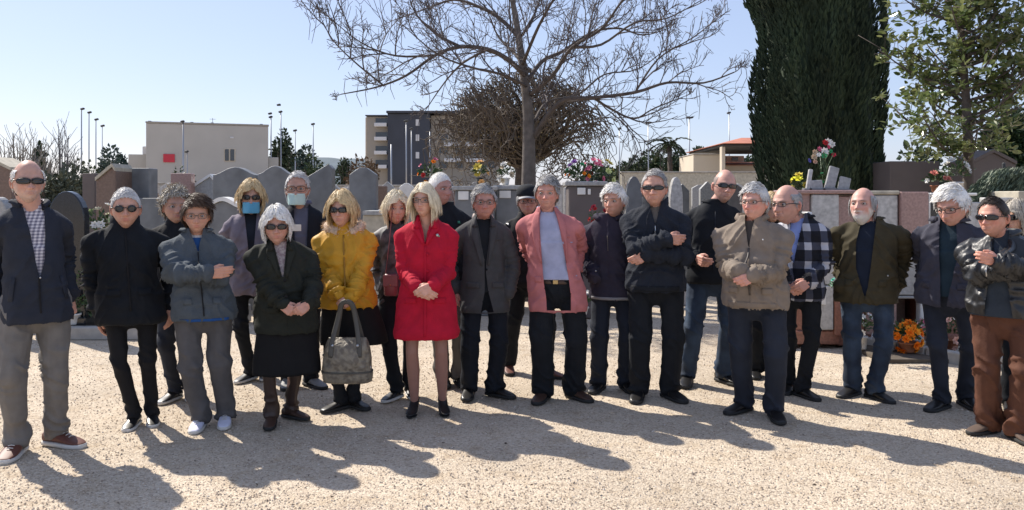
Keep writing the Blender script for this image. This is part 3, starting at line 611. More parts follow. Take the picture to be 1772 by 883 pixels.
# ---------------------------------------------------------------- trees
def clump(name, px, ybase, wpx, ytop, Y, m, label, n=2500, ll=.3, dome=1., trunk=.25, seed=0, group=None, cl=22, cat='tree', crown0=.25):
    o = empty(name, (XX(px, Y), Y, 0), label, cat, group); H = ZZ(ytop, Y); w = wpx / F * Y
    rg = np.random.default_rng(seed + int(px)); mb = MB()
    mb.add(*tube([(0, 0, 0), (.05, 0, H * .3), (-.05, .1, H * .7)], [trunk, trunk * .7, trunk * .2], 8))
    for k in range(5):
        a = rg.random() * 6.28; mb.add(*tube([(0, 0, H * .3), (math.cos(a) * w * .2, math.sin(a) * w * .2, H * .55), (math.cos(a) * w * .38, math.sin(a) * w * .38, H * .75)], [trunk * .5, trunk * .3, .03], 6))
    mb.build('trunk', mat('bark', (.09, .07, .055), .95, var=.3, vscale=6, bump=.5, bscale=20), o, True)
    c0 = H * (crown0 + (1 - crown0) / 2); hh = H * (1 - crown0) / 2
    U = rg.normal(size=(cl, 3)); U /= np.linalg.norm(U, axis=1)[:, None]; cc = U * (rg.random(cl)[:, None] ** .35) * [w * .36, w * .36, hh * .72 * dome] + [0, 0, c0]
    i = rg.integers(cl, size=n); U = rg.normal(size=(n, 3)); U /= np.linalg.norm(U, axis=1)[:, None]; rr = (.7 + .5 * rg.random(cl))[i][:, None]
    C = cc[i] + U * rr * (rg.random(n)[:, None] ** .35) * [w * .17, w * .17, hh * .32]
    V, f = leaves(C, U + rg.normal(size=(n, 3)) * .5, ll * (.6 + .8 * rg.random(n)), .6, rg.normal(size=(n, 3)))
    MB().add(V, f).build('crown', m, o)
    return o
M_pine = mat('pine_foliage', (.035, .055, .025), .8, var=.4, vscale=.8); M_pine2 = mat('blue_green_foliage', (.045, .07, .055), .8, var=.4, vscale=.8)
M_olive = mat('olive_foliage', (.085, .095, .06), .8, var=.4, vscale=1.2); M_rust = mat('rusty_foliage', (.12, .075, .04), .8, var=.5, vscale=1.5); M_midgreen = mat('mid_green_foliage', (.06, .09, .03), .7, var=.4, vscale=1)
clump('umbrella_pine', 203, 0, 84, 251, 70, M_pine2, 'dark domed pine left of the beige house', 3200, .34, .9, crown0=.1)
clump('tree', 486, 0, 50, 228, 68, M_pine, 'dark narrow conifer right of the beige house', 2400, .3, 1.2); clump('tree', 520, 0, 78, 246, 90, M_pine2, 'broad bluish green tree behind the thin masts', 3600, .4, crown0=.0); clump('tree', 545, 0, 60, 268, 64, M_midgreen, 'low green bush in front of the broad bluish tree', 2200, .25, crown0=0.)
clump('tree', 628, 0, 62, 260, 60, M_rust, 'rusty brown bush before the left end of the apartment block', 3000, .25, crown0=0.); clump('tree', 596, 0, 36, 262, 90, M_pine, 'dark little tree before the blue hill', 1500, .3, crown0=0.)
clump('tree', 318, 0, 52, 286, 40, M_leafd, 'dark bush at the foot of the lamp mast', 1500, .16, crown0=0.)
for i, (px, w_, tp, Y, m, lab) in enumerate(((1085, 90, 262, 95, M_pine, 'dark pine at the left end of the far belt'), (1130, 80, 258, 100, M_midgreen, 'lighter green pine left of the palm'), (1168, 70, 262, 96, M_pine, 'dark pine just behind the palm'), (1215, 78, 253, 92, M_pine, 'dark pine behind the cream annex'), (1255, 70, 256, 98, M_midgreen, 'green pine behind the pavilion posts'), (1300, 60, 260, 95, M_pine, 'dark pine next to the cypress'), (1350, 80, 262, 97, M_pine, 'pine hidden mostly by the cypress'), (1040, 80, 276, 99, M_pine2, 'bluish pine seen through the weeping tree'))):
    clump('pine_tree', px, 0, w_, tp, Y, m, lab, 3200, .5, seed=i, group='pines in the far belt', crown0=.0)
clump('tree', 1400, 0, 240, 262, 60, M_pine, 'far dark trees behind the columbarium wall', 3000, .5, crown0=0.)
clump('evergreen_tree', 1590, 0, 110, 238, 22, M_pine, 'dark evergreen low behind the broad taupe tomb', 3800, .16, crown0=.0); clump('evergreen_tree', 1750, 0, 110, 175, 19, M_leafd, 'dense dark green tree at the right edge behind the magnolia', 9000, .14, seed=4, crown0=.2)
clump('laurel_bush', 96, 0, 110, 256, 16.5, M_olive, 'grey green bush behind the tall man at left', 6500, .09, crown0=0., trunk=.08); clump('laurel_bush', 150, 0, 52, 272, 17.5, M_midgreen, 'yellowish green bush behind the pale coping tomb', 2400, .08, crown0=0., trunk=.06); clump('conifer', 66, 0, 26, 236, 20, M_leafd, 'small dark pointed conifer above the left bush', 1800, .12, 1.3, crown0=0., trunk=.08); clump('laurel_bush', 20, 0, 110, 262, 17, M_olive, 'pale olive bush at the left edge', 5000, .09, crown0=0., trunk=.08)
# ---------------------------------------------------------------- branching bare trees
def grow(mb, P, R, rg, depth, twig, droop=.0, spread=.9, lenf=.62, kids=5, minr=.004, tw=None, n=6):
    """P polyline, R radii; add tube and recursive side branches"""
    mb.add(*tube(P, R, n if R[0] > .02 else 4 if R[0] > .008 else 3, cap=False))
    if depth <= 0: return
    P = np.asarray(P); L = np.linalg.norm(P[-1] - P[0])
    for k in range(kids):
        t = .18 + .8 * (k + rg.random() * .8) / kids; f = t * (len(P) - 1); i = min(int(f), len(P) - 2); a = f - i
        p = P[i] * (1 - a) + P[i + 1] * a; r = (R[i] * (1 - a) + R[i + 1] * a) * .62; d = unit(P[i + 1] - P[i])
        s = rg.normal(size=3); s -= s.dot(d) * d; s = unit(s); nd = unit(d * (1 - .35 * spread) + s * spread * .75 + np.array([0, 0, twig]))
        l = L * lenf * (1 - .45 * t) * (.7 + .5 * rg.random()); m = 5; Q = [p]; dd = nd
        for j in range(m):
            dd = unit(dd + rg.normal(size=3) * .11 + np.array([0, 0, twig * .25 - droop * (j / m)])); Q.append(Q[-1] + dd * l / m)
        r = max(r, minr); grow(mb, Q, np.linspace(r, max(minr * .7, r * .35), m + 1), rg, depth - 1, twig, droop, spread, lenf, kids if depth > 2 else max(3, kids - 1), minr, n=n)
def smooth_path(pts, k=4):
    P = np.array(pts, float); out = []
    for i in range(len(P) - 1):
        p0 = P[max(i - 1, 0)]; p1 = P[i]; p2 = P[i + 1]; p3 = P[min(i + 2, len(P) - 1)]
        for j in range(k):
            t = j / k; out.append(.5 * ((2 * p1) + (-p0 + p2) * t + (2 * p0 - 5 * p1 + 4 * p2 - p3) * t * t + (-p0 + 3 * p1 - 3 * p2 + p3) * t ** 3))
    out.append(P[-1]); return np.array(out)
M_bark = mat('pale_bark', (.13, .11, .095), .9, var=.3, vscale=10, bump=.4, bscale=40); M_bark2 = mat('dark_bark', (.085, .068, .058), .9, var=.3, vscale=10)
M_twig = mat('twig_bark', (.10, .085, .085), .9)
def bare_tree():
    Y = 12.; o = empty('bare_tree', (XX(915, Y), Y, 0), 'large leafless tree with spreading limbs rising behind the pink blazer man', 'tree'); ox = o.location.x
    L = lambda pts: smooth_path([(XX(a, Y) - ox, dy, ZZ(b, Y)) for a, b, dy in pts])
    tr = MB(); rg = np.random.default_rng(11)
    T = L([(905, 560, 0), (912, 420, 0), (915, 300, 0), (914, 200, 0), (907, 130, .05), (900, 80, .1), (893, 30, .15), (885, -20, .2), (884, -90, .2)])
    tr.add(*tube(T, np.interp(np.linspace(0, 1, len(T)), [0, .25, .375, .5, .625, .75, 1], [.15, .108, .082, .068, .055, .045, .028]), 14)); tr.build('trunk', M_bark, o, True)
    limbs = [([(908, 130, 0), (880, 108, -.2), (845, 92, -.3), (800, 92, -.5), (760, 108, -.6), (715, 145, -.8), (670, 165, -.9), (615, 178, -1)], .06, .01),
             ([(800, 92, -.5), (770, 75, -.4), (745, 55, -.3), (720, 25, -.2), (700, -30, 0)], .035, .01), ([(845, 92, -.3), (800, 110, 0), (765, 140, .3), (730, 185, .5)], .03, .008),
             ([(680, 162, -.8), (640, 130, -1), (605, 95, -1.1), (585, 55, -1.2)], .02, .006), ([(760, 108, -.6), (700, 115, -.9), (650, 100, -1.2), (600, 60, -1.3)], .025, .006),
             ([(898, 62, .1), (865, 25, .3), (830, 0, .5), (780, -20, .7), (720, -10, 1.0), (660, 5, 1.2)], .05, .01), ([(903, 60, .1), (925, 20, .2), (940, -20, .3)], .035, .01),
             ([(913, 140, 0), (940, 100, .3), (975, 80, .5), (1010, 55, .6), (1040, 37, .7), (1085, 30, .8), (1130, 40, .9), (1180, 25, 1)], .05, .01),
             ([(916, 165, 0), (945, 145, -.3), (960, 130, -.4), (985, 95, -.6), (1030, 70, -.8), (1060, 30, -.9), (1085, 0, -1), (1110, -40, -1.1)], .05, .01),
             ([(985, 95, -.6), (1030, 95, -.8), (1080, 65, -1), (1130, 60, -1.1), (1180, 35, -1.2)], .03, .008),
             ([(922, 240, 0), (945, 205, -.2), (975, 178, -.4), (1020, 178, -.6), (1085, 172, -.8), (1135, 158, -.9), (1190, 160, -1), (1235, 145, -1.1)], .06, .012), ([(1020, 178, -.6), (1050, 195, -.5), (1090, 210, -.4), (1120, 195, -.5), (1170, 175, -.5)], .03, .008),
             ([(1085, 172, -.8), (1120, 120, -.9), (1170, 90, -1), (1210, 60, -1)], .022, .006), ([(925, 210, 0), (950, 170, .5), (1010, 150, .9), (1060, 110, 1.1), (1130, 95, 1.3), (1200, 40, 1.4)], .035, .008),
             ([(910, 120, 0), (890, 80, .6), (860, 40, 1.), (840, -10, 1.2)], .04, .01), ([(905, 110, 0), (930, 60, -.6), (960, 10, -.9), (980, -40, -1)], .04, .01), ([(912, 150, 0), (870, 140, -.6), (820, 135, -1), (770, 120, -1.3), (720, 80, -1.5)], .035, .008)]
    for k, (pts, r0, r1) in enumerate(limbs):
        P = L(pts); R = np.linspace(r0, r1, len(P)) * .72; lm = MB(); lm.add(*tube(P, R, 8)); lm.build('limb', M_bark2, o, True)
    bb = MB()
    def sweep(p, d, l, r, dep):
        m = 8 if dep > 1 else 6; ax = unit(rg.normal(size=3)) * rg.normal() * (.16 if dep > 1 else .24); Q = [p]; D = [d]
        for j in range(m):
            d = unit(d + np.cross(ax, d) + rg.normal(size=3) * .07 + [0, 0, .05 if dep > 1 else .02]); Q.append(Q[-1] + d * l / m); D.append(d)
        bb.add(*tube(Q, np.linspace(r, max(.0034, r * .45), m + 1), 4 if dep > 2 else 3, cap=False))
        if dep <= 1: return
        nk = 6 if dep == 3 else 4
        for c in range(nk):
            t = .15 + .85 * (c + rg.random()) / nk; i = min(int(t * m), m - 1); s_ = rg.normal(size=3); s_ = unit(s_ - s_.dot(D[i]) * D[i]); nd = unit(D[i] * .75 + s_ * .65 + [0, 0, .18])
            sweep(np.array(Q[i]), nd, l * (.42 + .3 * rg.random()) * (1.1 - .4 * t), max(r * .6, .0038), dep - 1)
    for k, (pts, r0, r1) in enumerate(limbs):
        P = L(pts); m = len(P); nk = 10 if m > 18 else 6
        for c in range(nk):
            t = .12 + .86 * (c + rg.random()) / nk; i = min(int(t * (m - 1)), m - 2); d = unit(P[i + 1] - P[i]); s_ = rg.normal(size=3); s_ = unit(s_ - s_.dot(d) * d); nd = unit(d * .65 + s_ * .6 + [0, 0, .35])
            sweep(P[i], nd, (.62 + .5 * rg.random()) * (1.2 - .78 * t), .0115 * (1.1 - .4 * t), 3)
        sweep(P[-1], unit(P[-1] - P[-2]), .18, r1 * .6, 3)
    tag(bb.build('twigs', M_twig, o), kind='stuff')
    # hanging seed pods and drooping tips
    hp = MB(); TV = np.concatenate(bb.V)
    for k in range(130):
        p = TV[rg.integers(len(TV))]
        l = .15 + .35 * rg.random(); hp.add(*tube([p, p + [rg.normal() * .04, 0, -l * .5], p + [rg.normal() * .05, 0, -l]], [.004, .005, .003], 3))
    tag(hp.build('drooping_tips', M_twig, o), kind='stuff')
bare_tree()
def weeping_tree():
    Y = 15.; o = empty('weeping_tree', (XX(905, Y), Y, 0), 'dense domed weeping tree of contorted bare branches behind the large bare tree', 'tree'); ox = o.location.x; rg = np.random.default_rng(5)
    H = ZZ(108, Y); mb = MB(); mb.add(*tube(smooth_path([(0, 0, 0), (.05, 0, .9), (-.05, 0, 1.7), (0, 0, 2.4)]), np.linspace(.16, .09, 13), 10)); mb.build('trunk', M_bark2, o, True)
    q = MB()
    for k in range(270):
        a = rg.random() * 6.283; R = 1.75 * rg.random() ** .55; d = np.array([math.cos(a), math.sin(a)]); top = 2.2 + (H - 2.2) * math.sqrt(max(0, 1 - (R / 1.95) ** 2)) - .25 * rg.random() ** 2
        end = max(1.72, top - (.25 + .85 * rg.random()) * (.3 + R / 1.35)); P = []; m = 20; ph = rg.random() * 6.28
        for j in range(m):
            t = j / (m - 1); r = R * math.sin(min(1, t * 1.25) * 1.57) ** .9 * (1 + .06 * t); z = 2.1 + (top - 2.1) * math.sin(min(t * 1.9, 1.57)) - (top - end) * max(0, (t - .45) / .55) ** 1.5
            P.append([d[0] * r + math.sin(t * 19 + ph) * .085, d[1] * r + math.cos(t * 17 + ph) * .085, z + math.sin(t * 23 + ph) * .07])
        P = np.array(P) + rg.normal(size=(m, 3)) * .02; q.add(*tube(P, np.linspace(.018, .005, m), 4, cap=False))
        for b in range(3):
            i = rg.integers(3, m - 1); p = P[i]; dd = rg.normal(size=3) * .5 + [d[0] * .3, d[1] * .3, -.1]; Q = [p]
            for j in range(5): dd = unit(dd + rg.normal(size=3) * .6 + [0, 0, -.12]); Q.append(Q[-1] + dd * .085)
            q.add(*tube(Q, np.linspace(.008, .0045, 6), 3, cap=False))
    for k in range(430):
        u = unit(rg.normal(size=3)); p = u * (rg.random() ** .5) * [1.45, 1.3, .9] + [-.12, 0, 2.35]
        if p[2] < 1.75 + .5 * (abs(p[0]) < .4): continue
        dd = unit(rg.normal(size=3)); ax = unit(rg.normal(size=3)) * (.5 + .5 * rg.random()); Q = [p]
        for j in range(9): dd = unit(dd + np.cross(ax, dd) + rg.normal(size=3) * .15 + [0, 0, -.08]); Q.append(Q[-1] + dd * .075)
        q.add(*tube(Q, np.linspace(.011, .005, 10), 3, cap=False))
    tag(q.build('branches', mat('weeping_bark', (.13, .105, .082), .9, var=.3, vscale=4), o), kind='stuff')
    n = 2600; a = rg.random(n) * 6.28; r = 1.6 * rg.random(n) ** .5; C = np.stack([np.cos(a) * r, np.sin(a) * r, 1.6 + (H - 1.75) * np.sqrt(np.clip(1 - (r / 1.75) ** 2, 0, 1)) * rg.random(n) ** .4], 1)
    V, f = leaves(C, rg.normal(size=(n, 3)) - [0, 0, .6], .05, .4); tag(MB().add(V, f).build('buds', mat('spring_buds', (.16, .12, .05), .8, var=.4, vscale=3), o), kind='stuff')
weeping_tree()
def bare_bush(px, Y, wpx, top, label, n, m, seed):
    o = empty('bare_bush', (XX(px, Y), Y, 0), label, 'tree', 'leafless bushes at left'); rg = np.random.default_rng(seed); H = ZZ(top, Y); w = wpx / F * Y; q = MB(); st = MB()
    for k in range(4): st.add(*tube([(0, 0, 0), (rg.normal() * .1, rg.normal() * .1, H * .4)], [.07, .04], 6))
    st.build('trunk', M_bark2, o)
    for k in range(n):
        a = rg.random() * 6.28; R = w * .5 * rg.random() ** .7; z1 = H * (.96 - .3 * (R / (w * .5)) ** 2) * (.85 + .15 * rg.random()); P = [(0, 0, H * .2), (math.cos(a) * R * .45, math.sin(a) * R * .45, z1 * .55), (math.cos(a) * R * .85, math.sin(a) * R * .85, z1 * .8), (math.cos(a) * R, math.sin(a) * R, z1)]
        grow(q, smooth_path(P, 3), np.linspace(.03, .007, 10), rg, 2 if k % 2 else 1, .3, 0, .8, .4, 5, .006, n=3)
    tag(q.build('branches', m, o), kind='stuff')
M_paletwig = mat('pale_twigs', (.26, .23, .19), .9); bare_bush(30, 18, 150, 212, 'pale leafless bush at the far left edge', 34, M_paletwig, 1); bare_bush(105, 19, 84, 206, 'grey leafless bush left of the floodlight masts', 22, mat('grey_twigs', (.15, .14, .14), .9), 2)
def palm():
    Y = 52; o = empty('palm_tree', (XX(1158, Y), Y, 0), 'small palm silhouetted before the pine belt', 'palm'); H = ZZ(250, Y); rg = np.random.default_rng(3)
    part('trunk', M_bark2, o, tube([(0, 0, 0), (.1, 0, H * .5), (0, 0, H)], [.22, .17, .15], 8), smooth=True)
    q = MB()
    for k in range(16):
        a = k / 16 * 6.28 + rg.random(); e = rg.random() * 1.1 - .1; d = np.array([math.cos(a) * math.cos(e), math.sin(a) * math.cos(e), math.sin(e)]); P = [np.array([0, 0, H])]
        for j in range(5): d = unit(d + [0, 0, -.28]); P.append(P[-1] + d * .28)
        P = np.array(P); n = 60; t = rg.random(n) * 4.99; i = t.astype(int); C = P[i] + (P[i + 1] - P[i]) * (t - i)[:, None]; S = np.cross(d, (0, 0, 1)); D = (P[i + 1] - P[i]) * 2 + S * np.where(rg.random(n) > .5, 1, -1)[:, None] * .8 + [0, 0, -.2]
        V, f = leaves(C, D, .4, .2, np.tile([0, 0, 1.], (n, 1))); q.add(V, f)
    q.build('fronds', M_pine, o)
palm()
def cypress():
    Y = 14.; o = empty('cypress_tree', (XX(1418, Y), Y, 0), 'huge dark green cypress rising out of the frame behind the columbarium', 'tree'); rg = np.random.default_rng(8); ox = o.location.x
    part('trunk', M_bark, o, tube([(0, 0, 0), (0, 0, 3)], [.35, .2], 10), smooth=True)
    # silhouette in pixels: left and right edge by row
    ys_ = [335, 300, 260, 200, 150, 100, 60, 30, 0, -60, -160, -260]; xl = [1320, 1312, 1308, 1305, 1308, 1316, 1318, 1310, 1292, 1300, 1330, 1390]; xr = [1532, 1534, 1530, 1526, 1526, 1527, 1524, 1518, 1515, 1500, 1470, 1420]
    zs = np.array([ZZ(y, Y) for y in ys_]); lo = np.array([XX(x, Y) - ox for x in xl]); hi = np.array([XX(x, Y) - ox for x in xr])
    lo = np.where(zs > 0, lo, lo); c = (lo + hi) / 2; hw = (hi - lo) / 2 * .93
    def edge(z): return np.interp(z, zs, c), np.interp(z, zs, hw)
    # dark inner core so the crown is opaque
    Zc = np.linspace(.35, zs[-1] * .97, 30); cc, ww = edge(Zc); nn = 40; a = np.arange(nn) / nn * 6.283
    rings = []
    for z, cx_, w_ in zip(Zc, cc, ww):
        lob = 1 + .16 * (vn(np.stack([np.cos(a) * 2.6 + 9, np.sin(a) * 2.6 + 9, z * .55 + 0 * a], 1), 6) - .5) + .14 * (vn(np.stack([np.cos(a) * 6 + 9, np.sin(a) * 6 + 9, z * 1.0 + 0 * a], 1), 7) - .5)
        rings.append(np.stack([cx_ + w_ * .86 * lob * np.cos(a), w_ * .80 * lob * np.sin(a), np.full(nn, z)], 1))
    MC = mat('cypress_foliage', (.036, .058, .030), .85, var=.45, vscale=2.5, stretch=(1, 1, .35), bump=.4, bscale=8)
    MB().add(*loft(rings)).build('inner_crown', MC, o, True)
    # upright sprays of foliage
    n = 30000; z = .2 + rg.random(n) * (zs[-1] - .3); a = rg.random(n) * 6.283; cx_, w_ = edge(z)
    lob = 1 + .16 * (vn(np.stack([np.cos(a) * 2.6 + 9, np.sin(a) * 2.6 + 9, z * .55 + 0 * a], 1), 6) - .5) + .14 * (vn(np.stack([np.cos(a) * 6 + 9, np.sin(a) * 6 + 9, z * 1.0 + 0 * a], 1), 7) - .5); tuft = vn(np.stack([a * 6, z * 1.3, 0 * z], 1), 4)
    r = w_ * lob * (.80 + .24 * tuft + .03 * rg.random(n))
    C = np.stack([cx_ + r * np.cos(a), r * .93 * np.sin(a), z], 1)
    D = np.stack([np.cos(a) * (.25 + .3 * rg.random(n)), np.sin(a) * (.25 + .3 * rg.random(n)), np.full(n, .9)], 1) + rg.normal(size=(n, 3)) * .12
    V, f = leaves(C, D, .10 + .10 * rg.random(n), .3, np.stack([np.cos(a), np.sin(a), 0 * a], 1) + rg.normal(size=(n, 3)) * .5)
    tag(MB().add(V, f).build('foliage', MC, o), kind='stuff')
cypress()
def magnolia():
    Y = 10.5; o = empty('magnolia_tree', (XX(1676, Y), Y, 0), 'glossy leaved magnolia with gaps of sky at the right behind the columbarium', 'tree'); ox = o.location.x; rg = np.random.default_rng(21)
    L = lambda pts: smooth_path([(XX(a, Y) - ox, dy, ZZ(b, Y)) for a, b, dy in pts])
    tr = MB(); T = L([(1678, 560, 0), (1678, 400, 0), (1676, 320, 0), (1675, 240, 0), (1674, 150, .05), (1668, 60, .05), (1662, -20, 0), (1660, -140, 0)]); tr.add(*tube(T, np.linspace(.09, .02, len(T)), 10)); tr.build('trunk', M_bark2, o, True)
    tips = []; lm = MB()
    for k in range(54):
        b = 268 - k * 7.6 + rg.normal() * 5; side = rg.random() * 6.28; R = (1.2 - .4 * (k / 54)) * (.6 + .45 * rg.random()) * (1.0 if b > -60 else .7); 
        p0 = np.array([XX(1674, Y) - ox, 0, ZZ(b + 15, Y)]); d = np.array([math.cos(side), math.sin(side) * .8, .25]); p1 = p0 + d * R * .55 + [0, 0, .05]; p2 = p0 + d * R + [0, 0, .28 * R]
        lm.add(*tube(smooth_path([p0, p1, p2]), np.linspace(.022, .006, 9), 5)); 
        for j in range(12):
            t = .35 + .65 * rg.random(); q = p0 * (1 - t) + p2 * t + rg.normal(size=3) * .2; lm.add(*tube([p0 * (1 - t) + p1 * 0 + p2 * t, q], [.006, .004], 3)); tips.append(q)
    lm.build('limbs', M_bark2, o, True)
    tips = np.array(tips); tips = tips[(tips[:, 0] > XX(1543, Y) - ox) | ((tips[:, 2] < ZZ(175, Y)) & (tips[:, 0] > XX(1532, Y) - ox))]; m = 12; C = np.repeat(tips, m, 0); n = len(C); U = rg.normal(size=(n, 3)); U[:, 2] = U[:, 2] * .6 + .35; U /= np.linalg.norm(U, axis=1)[:, None]; C = C + U * .02 + rg.normal(size=(n, 3)) * .03
    D = U; Ln = .08 + .055 * rg.random(n); N = np.tile([0, 0, 1.], (n, 1)) + rg.normal(size=(n, 3)) * .6
    S = np.cross(D, N); S /= np.linalg.norm(S, axis=1)[:, None]; Up = np.cross(S, D); Ln = Ln[:, None]
    V = np.stack([C, C + D * Ln * .3 + S * Ln * .2 + Up * Ln * .05, C + D * Ln * .7 + S * Ln * .19 + Up * Ln * .05, C + D * Ln, C + D * Ln * .7 - S * Ln * .19 + Up * Ln * .05, C + D * Ln * .3 - S * Ln * .2 + Up * Ln * .05], 1).reshape(-1, 3)
    i = np.arange(n)[:, None] * 6; f = np.concatenate([i + [[0, 1, 2, 3]], i + [[0, 3, 4, 5]]])
    ML = mat('magnolia_leaf', (.11, .165, .05), .25, var=.4, vscale=5, spec=.8, col2=(.16, .175, .07), trans=.4)
    tag(MB().add(V, f).build('foliage', ML, o), kind='stuff')
magnolia()
# ================================================================ PEOPLE
SKIN = mat('skin', (.5, .3, .22), .5, attr='Col', var=.05, vscale=30, bump=.04, bscale=200, spec=.35)
try:
    _b = SKIN.node_tree.nodes['Principled BSDF']; _b.inputs['Subsurface Weight'].default_value = .08; _b.inputs['Subsurface Radius'].default_value = (.01, .004, .002); _b.inputs['Subsurface Scale'].default_value = .5
except Exception: pass
M_lens = mat('dark_lens', (.008, .008, .01), .08, spec=.7); M_frame = mat('glasses_frame', (.02, .018, .016), .3); M_wire = mat('wire_frame', (.12, .10, .09), .3, .5)
def hairmat(name, c): return mat(name, c, .55, var=.14, vscale=90, spec=.3, sheen=.1)
H_white = hairmat('white_hair', (.80, .78, .74)); H_silver = hairmat('silver_hair', (.56, .55, .54)); H_grey = hairmat('grey_hair', (.36, .35, .34)); H_dark = hairmat('dark_hair', (.035, .025, .02)); H_brown = hairmat('brown_hair', (.075, .045, .028)); H_blond = hairmat('blonde_hair', (.62, .46, .25)); H_paleblond = hairmat('pale_blonde_hair', (.76, .66, .48)); H_ash = hairmat('ash_grey_hair', (.40, .36, .30))
M_shoeblack = mat('black_leather', (.014, .013, .013), .35, var=.2, vscale=30); M_shoebrown = mat('brown_shoe_leather', (.06, .03, .02), .5, var=.2, vscale=20); M_solewhite = mat('white_sole', (.6, .58, .54), .7); M_soledark = mat('dark_sole', (.02, .02, .02), .8); M_sneaker = mat('lilac_white_sneaker', (.62, .62, .74), .6, var=.1, vscale=20); M_shoered = mat('reddish_brown_shoe', (.13, .045, .03), .55); M_shoegrey = mat('grey_shoe', (.2, .2, .2), .6)
M_gold = mat('brass_button', (.4, .3, .15), .3, .9); M_silver = mat('zip_metal', (.5, .5, .5), .3, .9)

def ik(S, T, l1, l2, hint):
    S, T = np.asarray(S, float), np.asarray(T, float); d = T - S; D = np.linalg.norm(d); u = d / (D + 1e-9)
    if D > (l1 + l2) * .995: T = S + u * (l1 + l2) * .995; D = (l1 + l2) * .995
    a = (l1 * l1 - l2 * l2 + D * D) / (2 * D); h = math.sqrt(max(l1 * l1 - a * a, 1e-6)); n = np.asarray(hint, float); n = n - n.dot(u) * u
    return S + u * a + unit(n) * h, T
def foldn(P): r = 1 - np.abs(2 * vn(P, 1) - 1); return r ** 3.2 * 1.9 - .45
class Person:
    def __init__(s, label, feet, head, hipx=None, chestx=None, sh=None, yaw=0, hyaw=0, hpitch=0, htilt=0, sex='m', skin=(.50, .30, .22), Y=None, fang=(0, 0), ht=1.0, belly=0., group=None, lean=0.):
        (ax, ay), (bx, by) = feet; YA, YB = EYE * F / (ay - HY) + .09 * math.cos(fang[0]), EYE * F / (by - HY) + .09 * math.cos(fang[1])
        s.Y = (YA + YB) / 2; Y0 = s.Y
        s.foot = [np.array([XX(ax, YA), YA, 0]), np.array([XX(bx, YB), YB, 0])]; s.fang = fang
        s.X = (s.foot[0][0] + s.foot[1][0]) / 2; s.org = np.array([s.X, s.Y, 0])
        hx, ht_, hc = head; s.H = ZZ(ht_, Y0); s.s = s.H / 1.7; s.hs = (hc - ht_) / F * Y0 / .249; s.hx = XX(hx, Y0) - s.X
        s.hip = XX(hipx, Y0) - s.X if hipx else s.hx * .25; s.chest = XX(chestx, Y0) - s.X if chestx else s.hx * .7
        vc = math.atan2(-s.X, s.Y); s.fang = (fang[0] + vc * .6, fang[1] + vc * .6); s.psi = math.radians(yaw) + vc; s.hR = rotz(math.radians(hyaw) + vc) @ rotx(math.radians(hpitch)) @ roty(math.radians(htilt))
        tw = (sh / F * Y0 / s.s) if sh else .46; s.sw = max(.12, tw / 2 - .062); s.w = np.clip(s.sw / .17, .82, 1.25); s.sex = sex; s.skin = np.array(skin) * 1.13; s.belly = belly; s.lean = lean
        s.root = empty('person', tuple(s.org), label, 'person', group); s.arms = []; s.seed = int(hx) * 7 + int(ay)
        s.rg = np.random.default_rng(s.seed)
    def T(s, P):
        P = np.asarray(P, float) * s.s; one = P.ndim == 1; P = np.atleast_2d(P); c, n = math.cos(s.psi), math.sin(s.psi)
        x = P[:, 0] * c - P[:, 1] * n; y = P[:, 0] * n + P[:, 1] * c; t = np.clip((P[:, 2] / s.s - .9) / .45, -.2, 1.25)
        o = np.stack([x + s.hip + (s.chest - s.hip) * t, y + s.lean * t, P[:, 2]], 1); return o[0] if one else o
    def Ti(s, P):
        t = np.clip((P[:, 2] / s.s - .9) / .45, -.2, 1.25); x = P[:, 0] - s.hip - (s.chest - s.hip) * t; y = P[:, 1] - s.lean * t; c, n = math.cos(s.psi), math.sin(s.psi)
        return np.stack([x * c + y * n, -x * n + y * c, P[:, 2]], 1) / s.s
    def zz(s, y): return ZZ(y, s.Y - .12) / s.s
    def px(s, x, y, fwd):
        Yw = s.Y - fwd; return np.array([XX(x, Yw), Yw, ZZ(y, Yw)]) - s.org
    def setarms(s, L, R, hints=((-.35, .8, -.4), (.35, .8, -.4)), fore=None):
        """each arm: wrist target in local coordinates (from px) or torso coordinates ('t', x, y, z)"""
        s.arms = []
        for k, (A, sg) in enumerate(((L, -1), (R, 1))):
            S = s.T((sg * s.sw, .0, 1.298)); Wt_ = s.T(A[1:]) if A[0] == 't' else s.px(*A[1:])
            hr = np.array(hints[k]); hr = rotz(s.psi) @ hr; E, Wr = ik(S, Wt_, .262 * s.s, .245 * s.s, hr); s.arms.append((S, E, Wr))
    def ring(s, z, a, b, yc=0, xc=0, n=40, ex=2.5):
        t = np.arange(n) / n * 2 * np.pi; c, q = np.cos(t), np.sin(t)
        return s.T(np.stack([xc + a * np.sign(c) * np.abs(c) ** (2 / ex), yc + b * np.sign(q) * np.abs(q) ** (2 / ex), np.full(n, z)], 1))
    # ---- torso garment profile
    def rows(s, hem, flare=1., slim=0., extra=0., waist=1.):
        w = s.w; bl = s.belly; f = s.sex == 'f'
        base = [(.60, .180 * flare, .150 * flare), (.80, .179 * (1 + (flare - 1) * .6), .142), (.92, .172, .136 + bl * .6), (1.04, (.146 if f else .156) * waist, .124 + bl), (1.15, (.144 if f else .156) * waist ** .6, .124 + bl * .8), (1.22, .158, .124 + (.012 if f else 0)), (1.285, .162, .116), (1.33, .158, .102), (1.36, .144, .090), (1.39, .112, .078), (1.42, .086, .070), (1.46, .066, .062)]
        zz = [r[0] for r in base]; out = []
        for z in [hem] + [q for q in zz if q > hem + .03]:
            a = np.interp(z, zz, [r[1] for r in base]) * (w if z < 1.32 else 1 + (w - 1) * .5) + extra; b = np.interp(z, zz, [r[2] for r in base]) * (.5 + .5 * w) + extra; out.append((z, a, b))
        return out
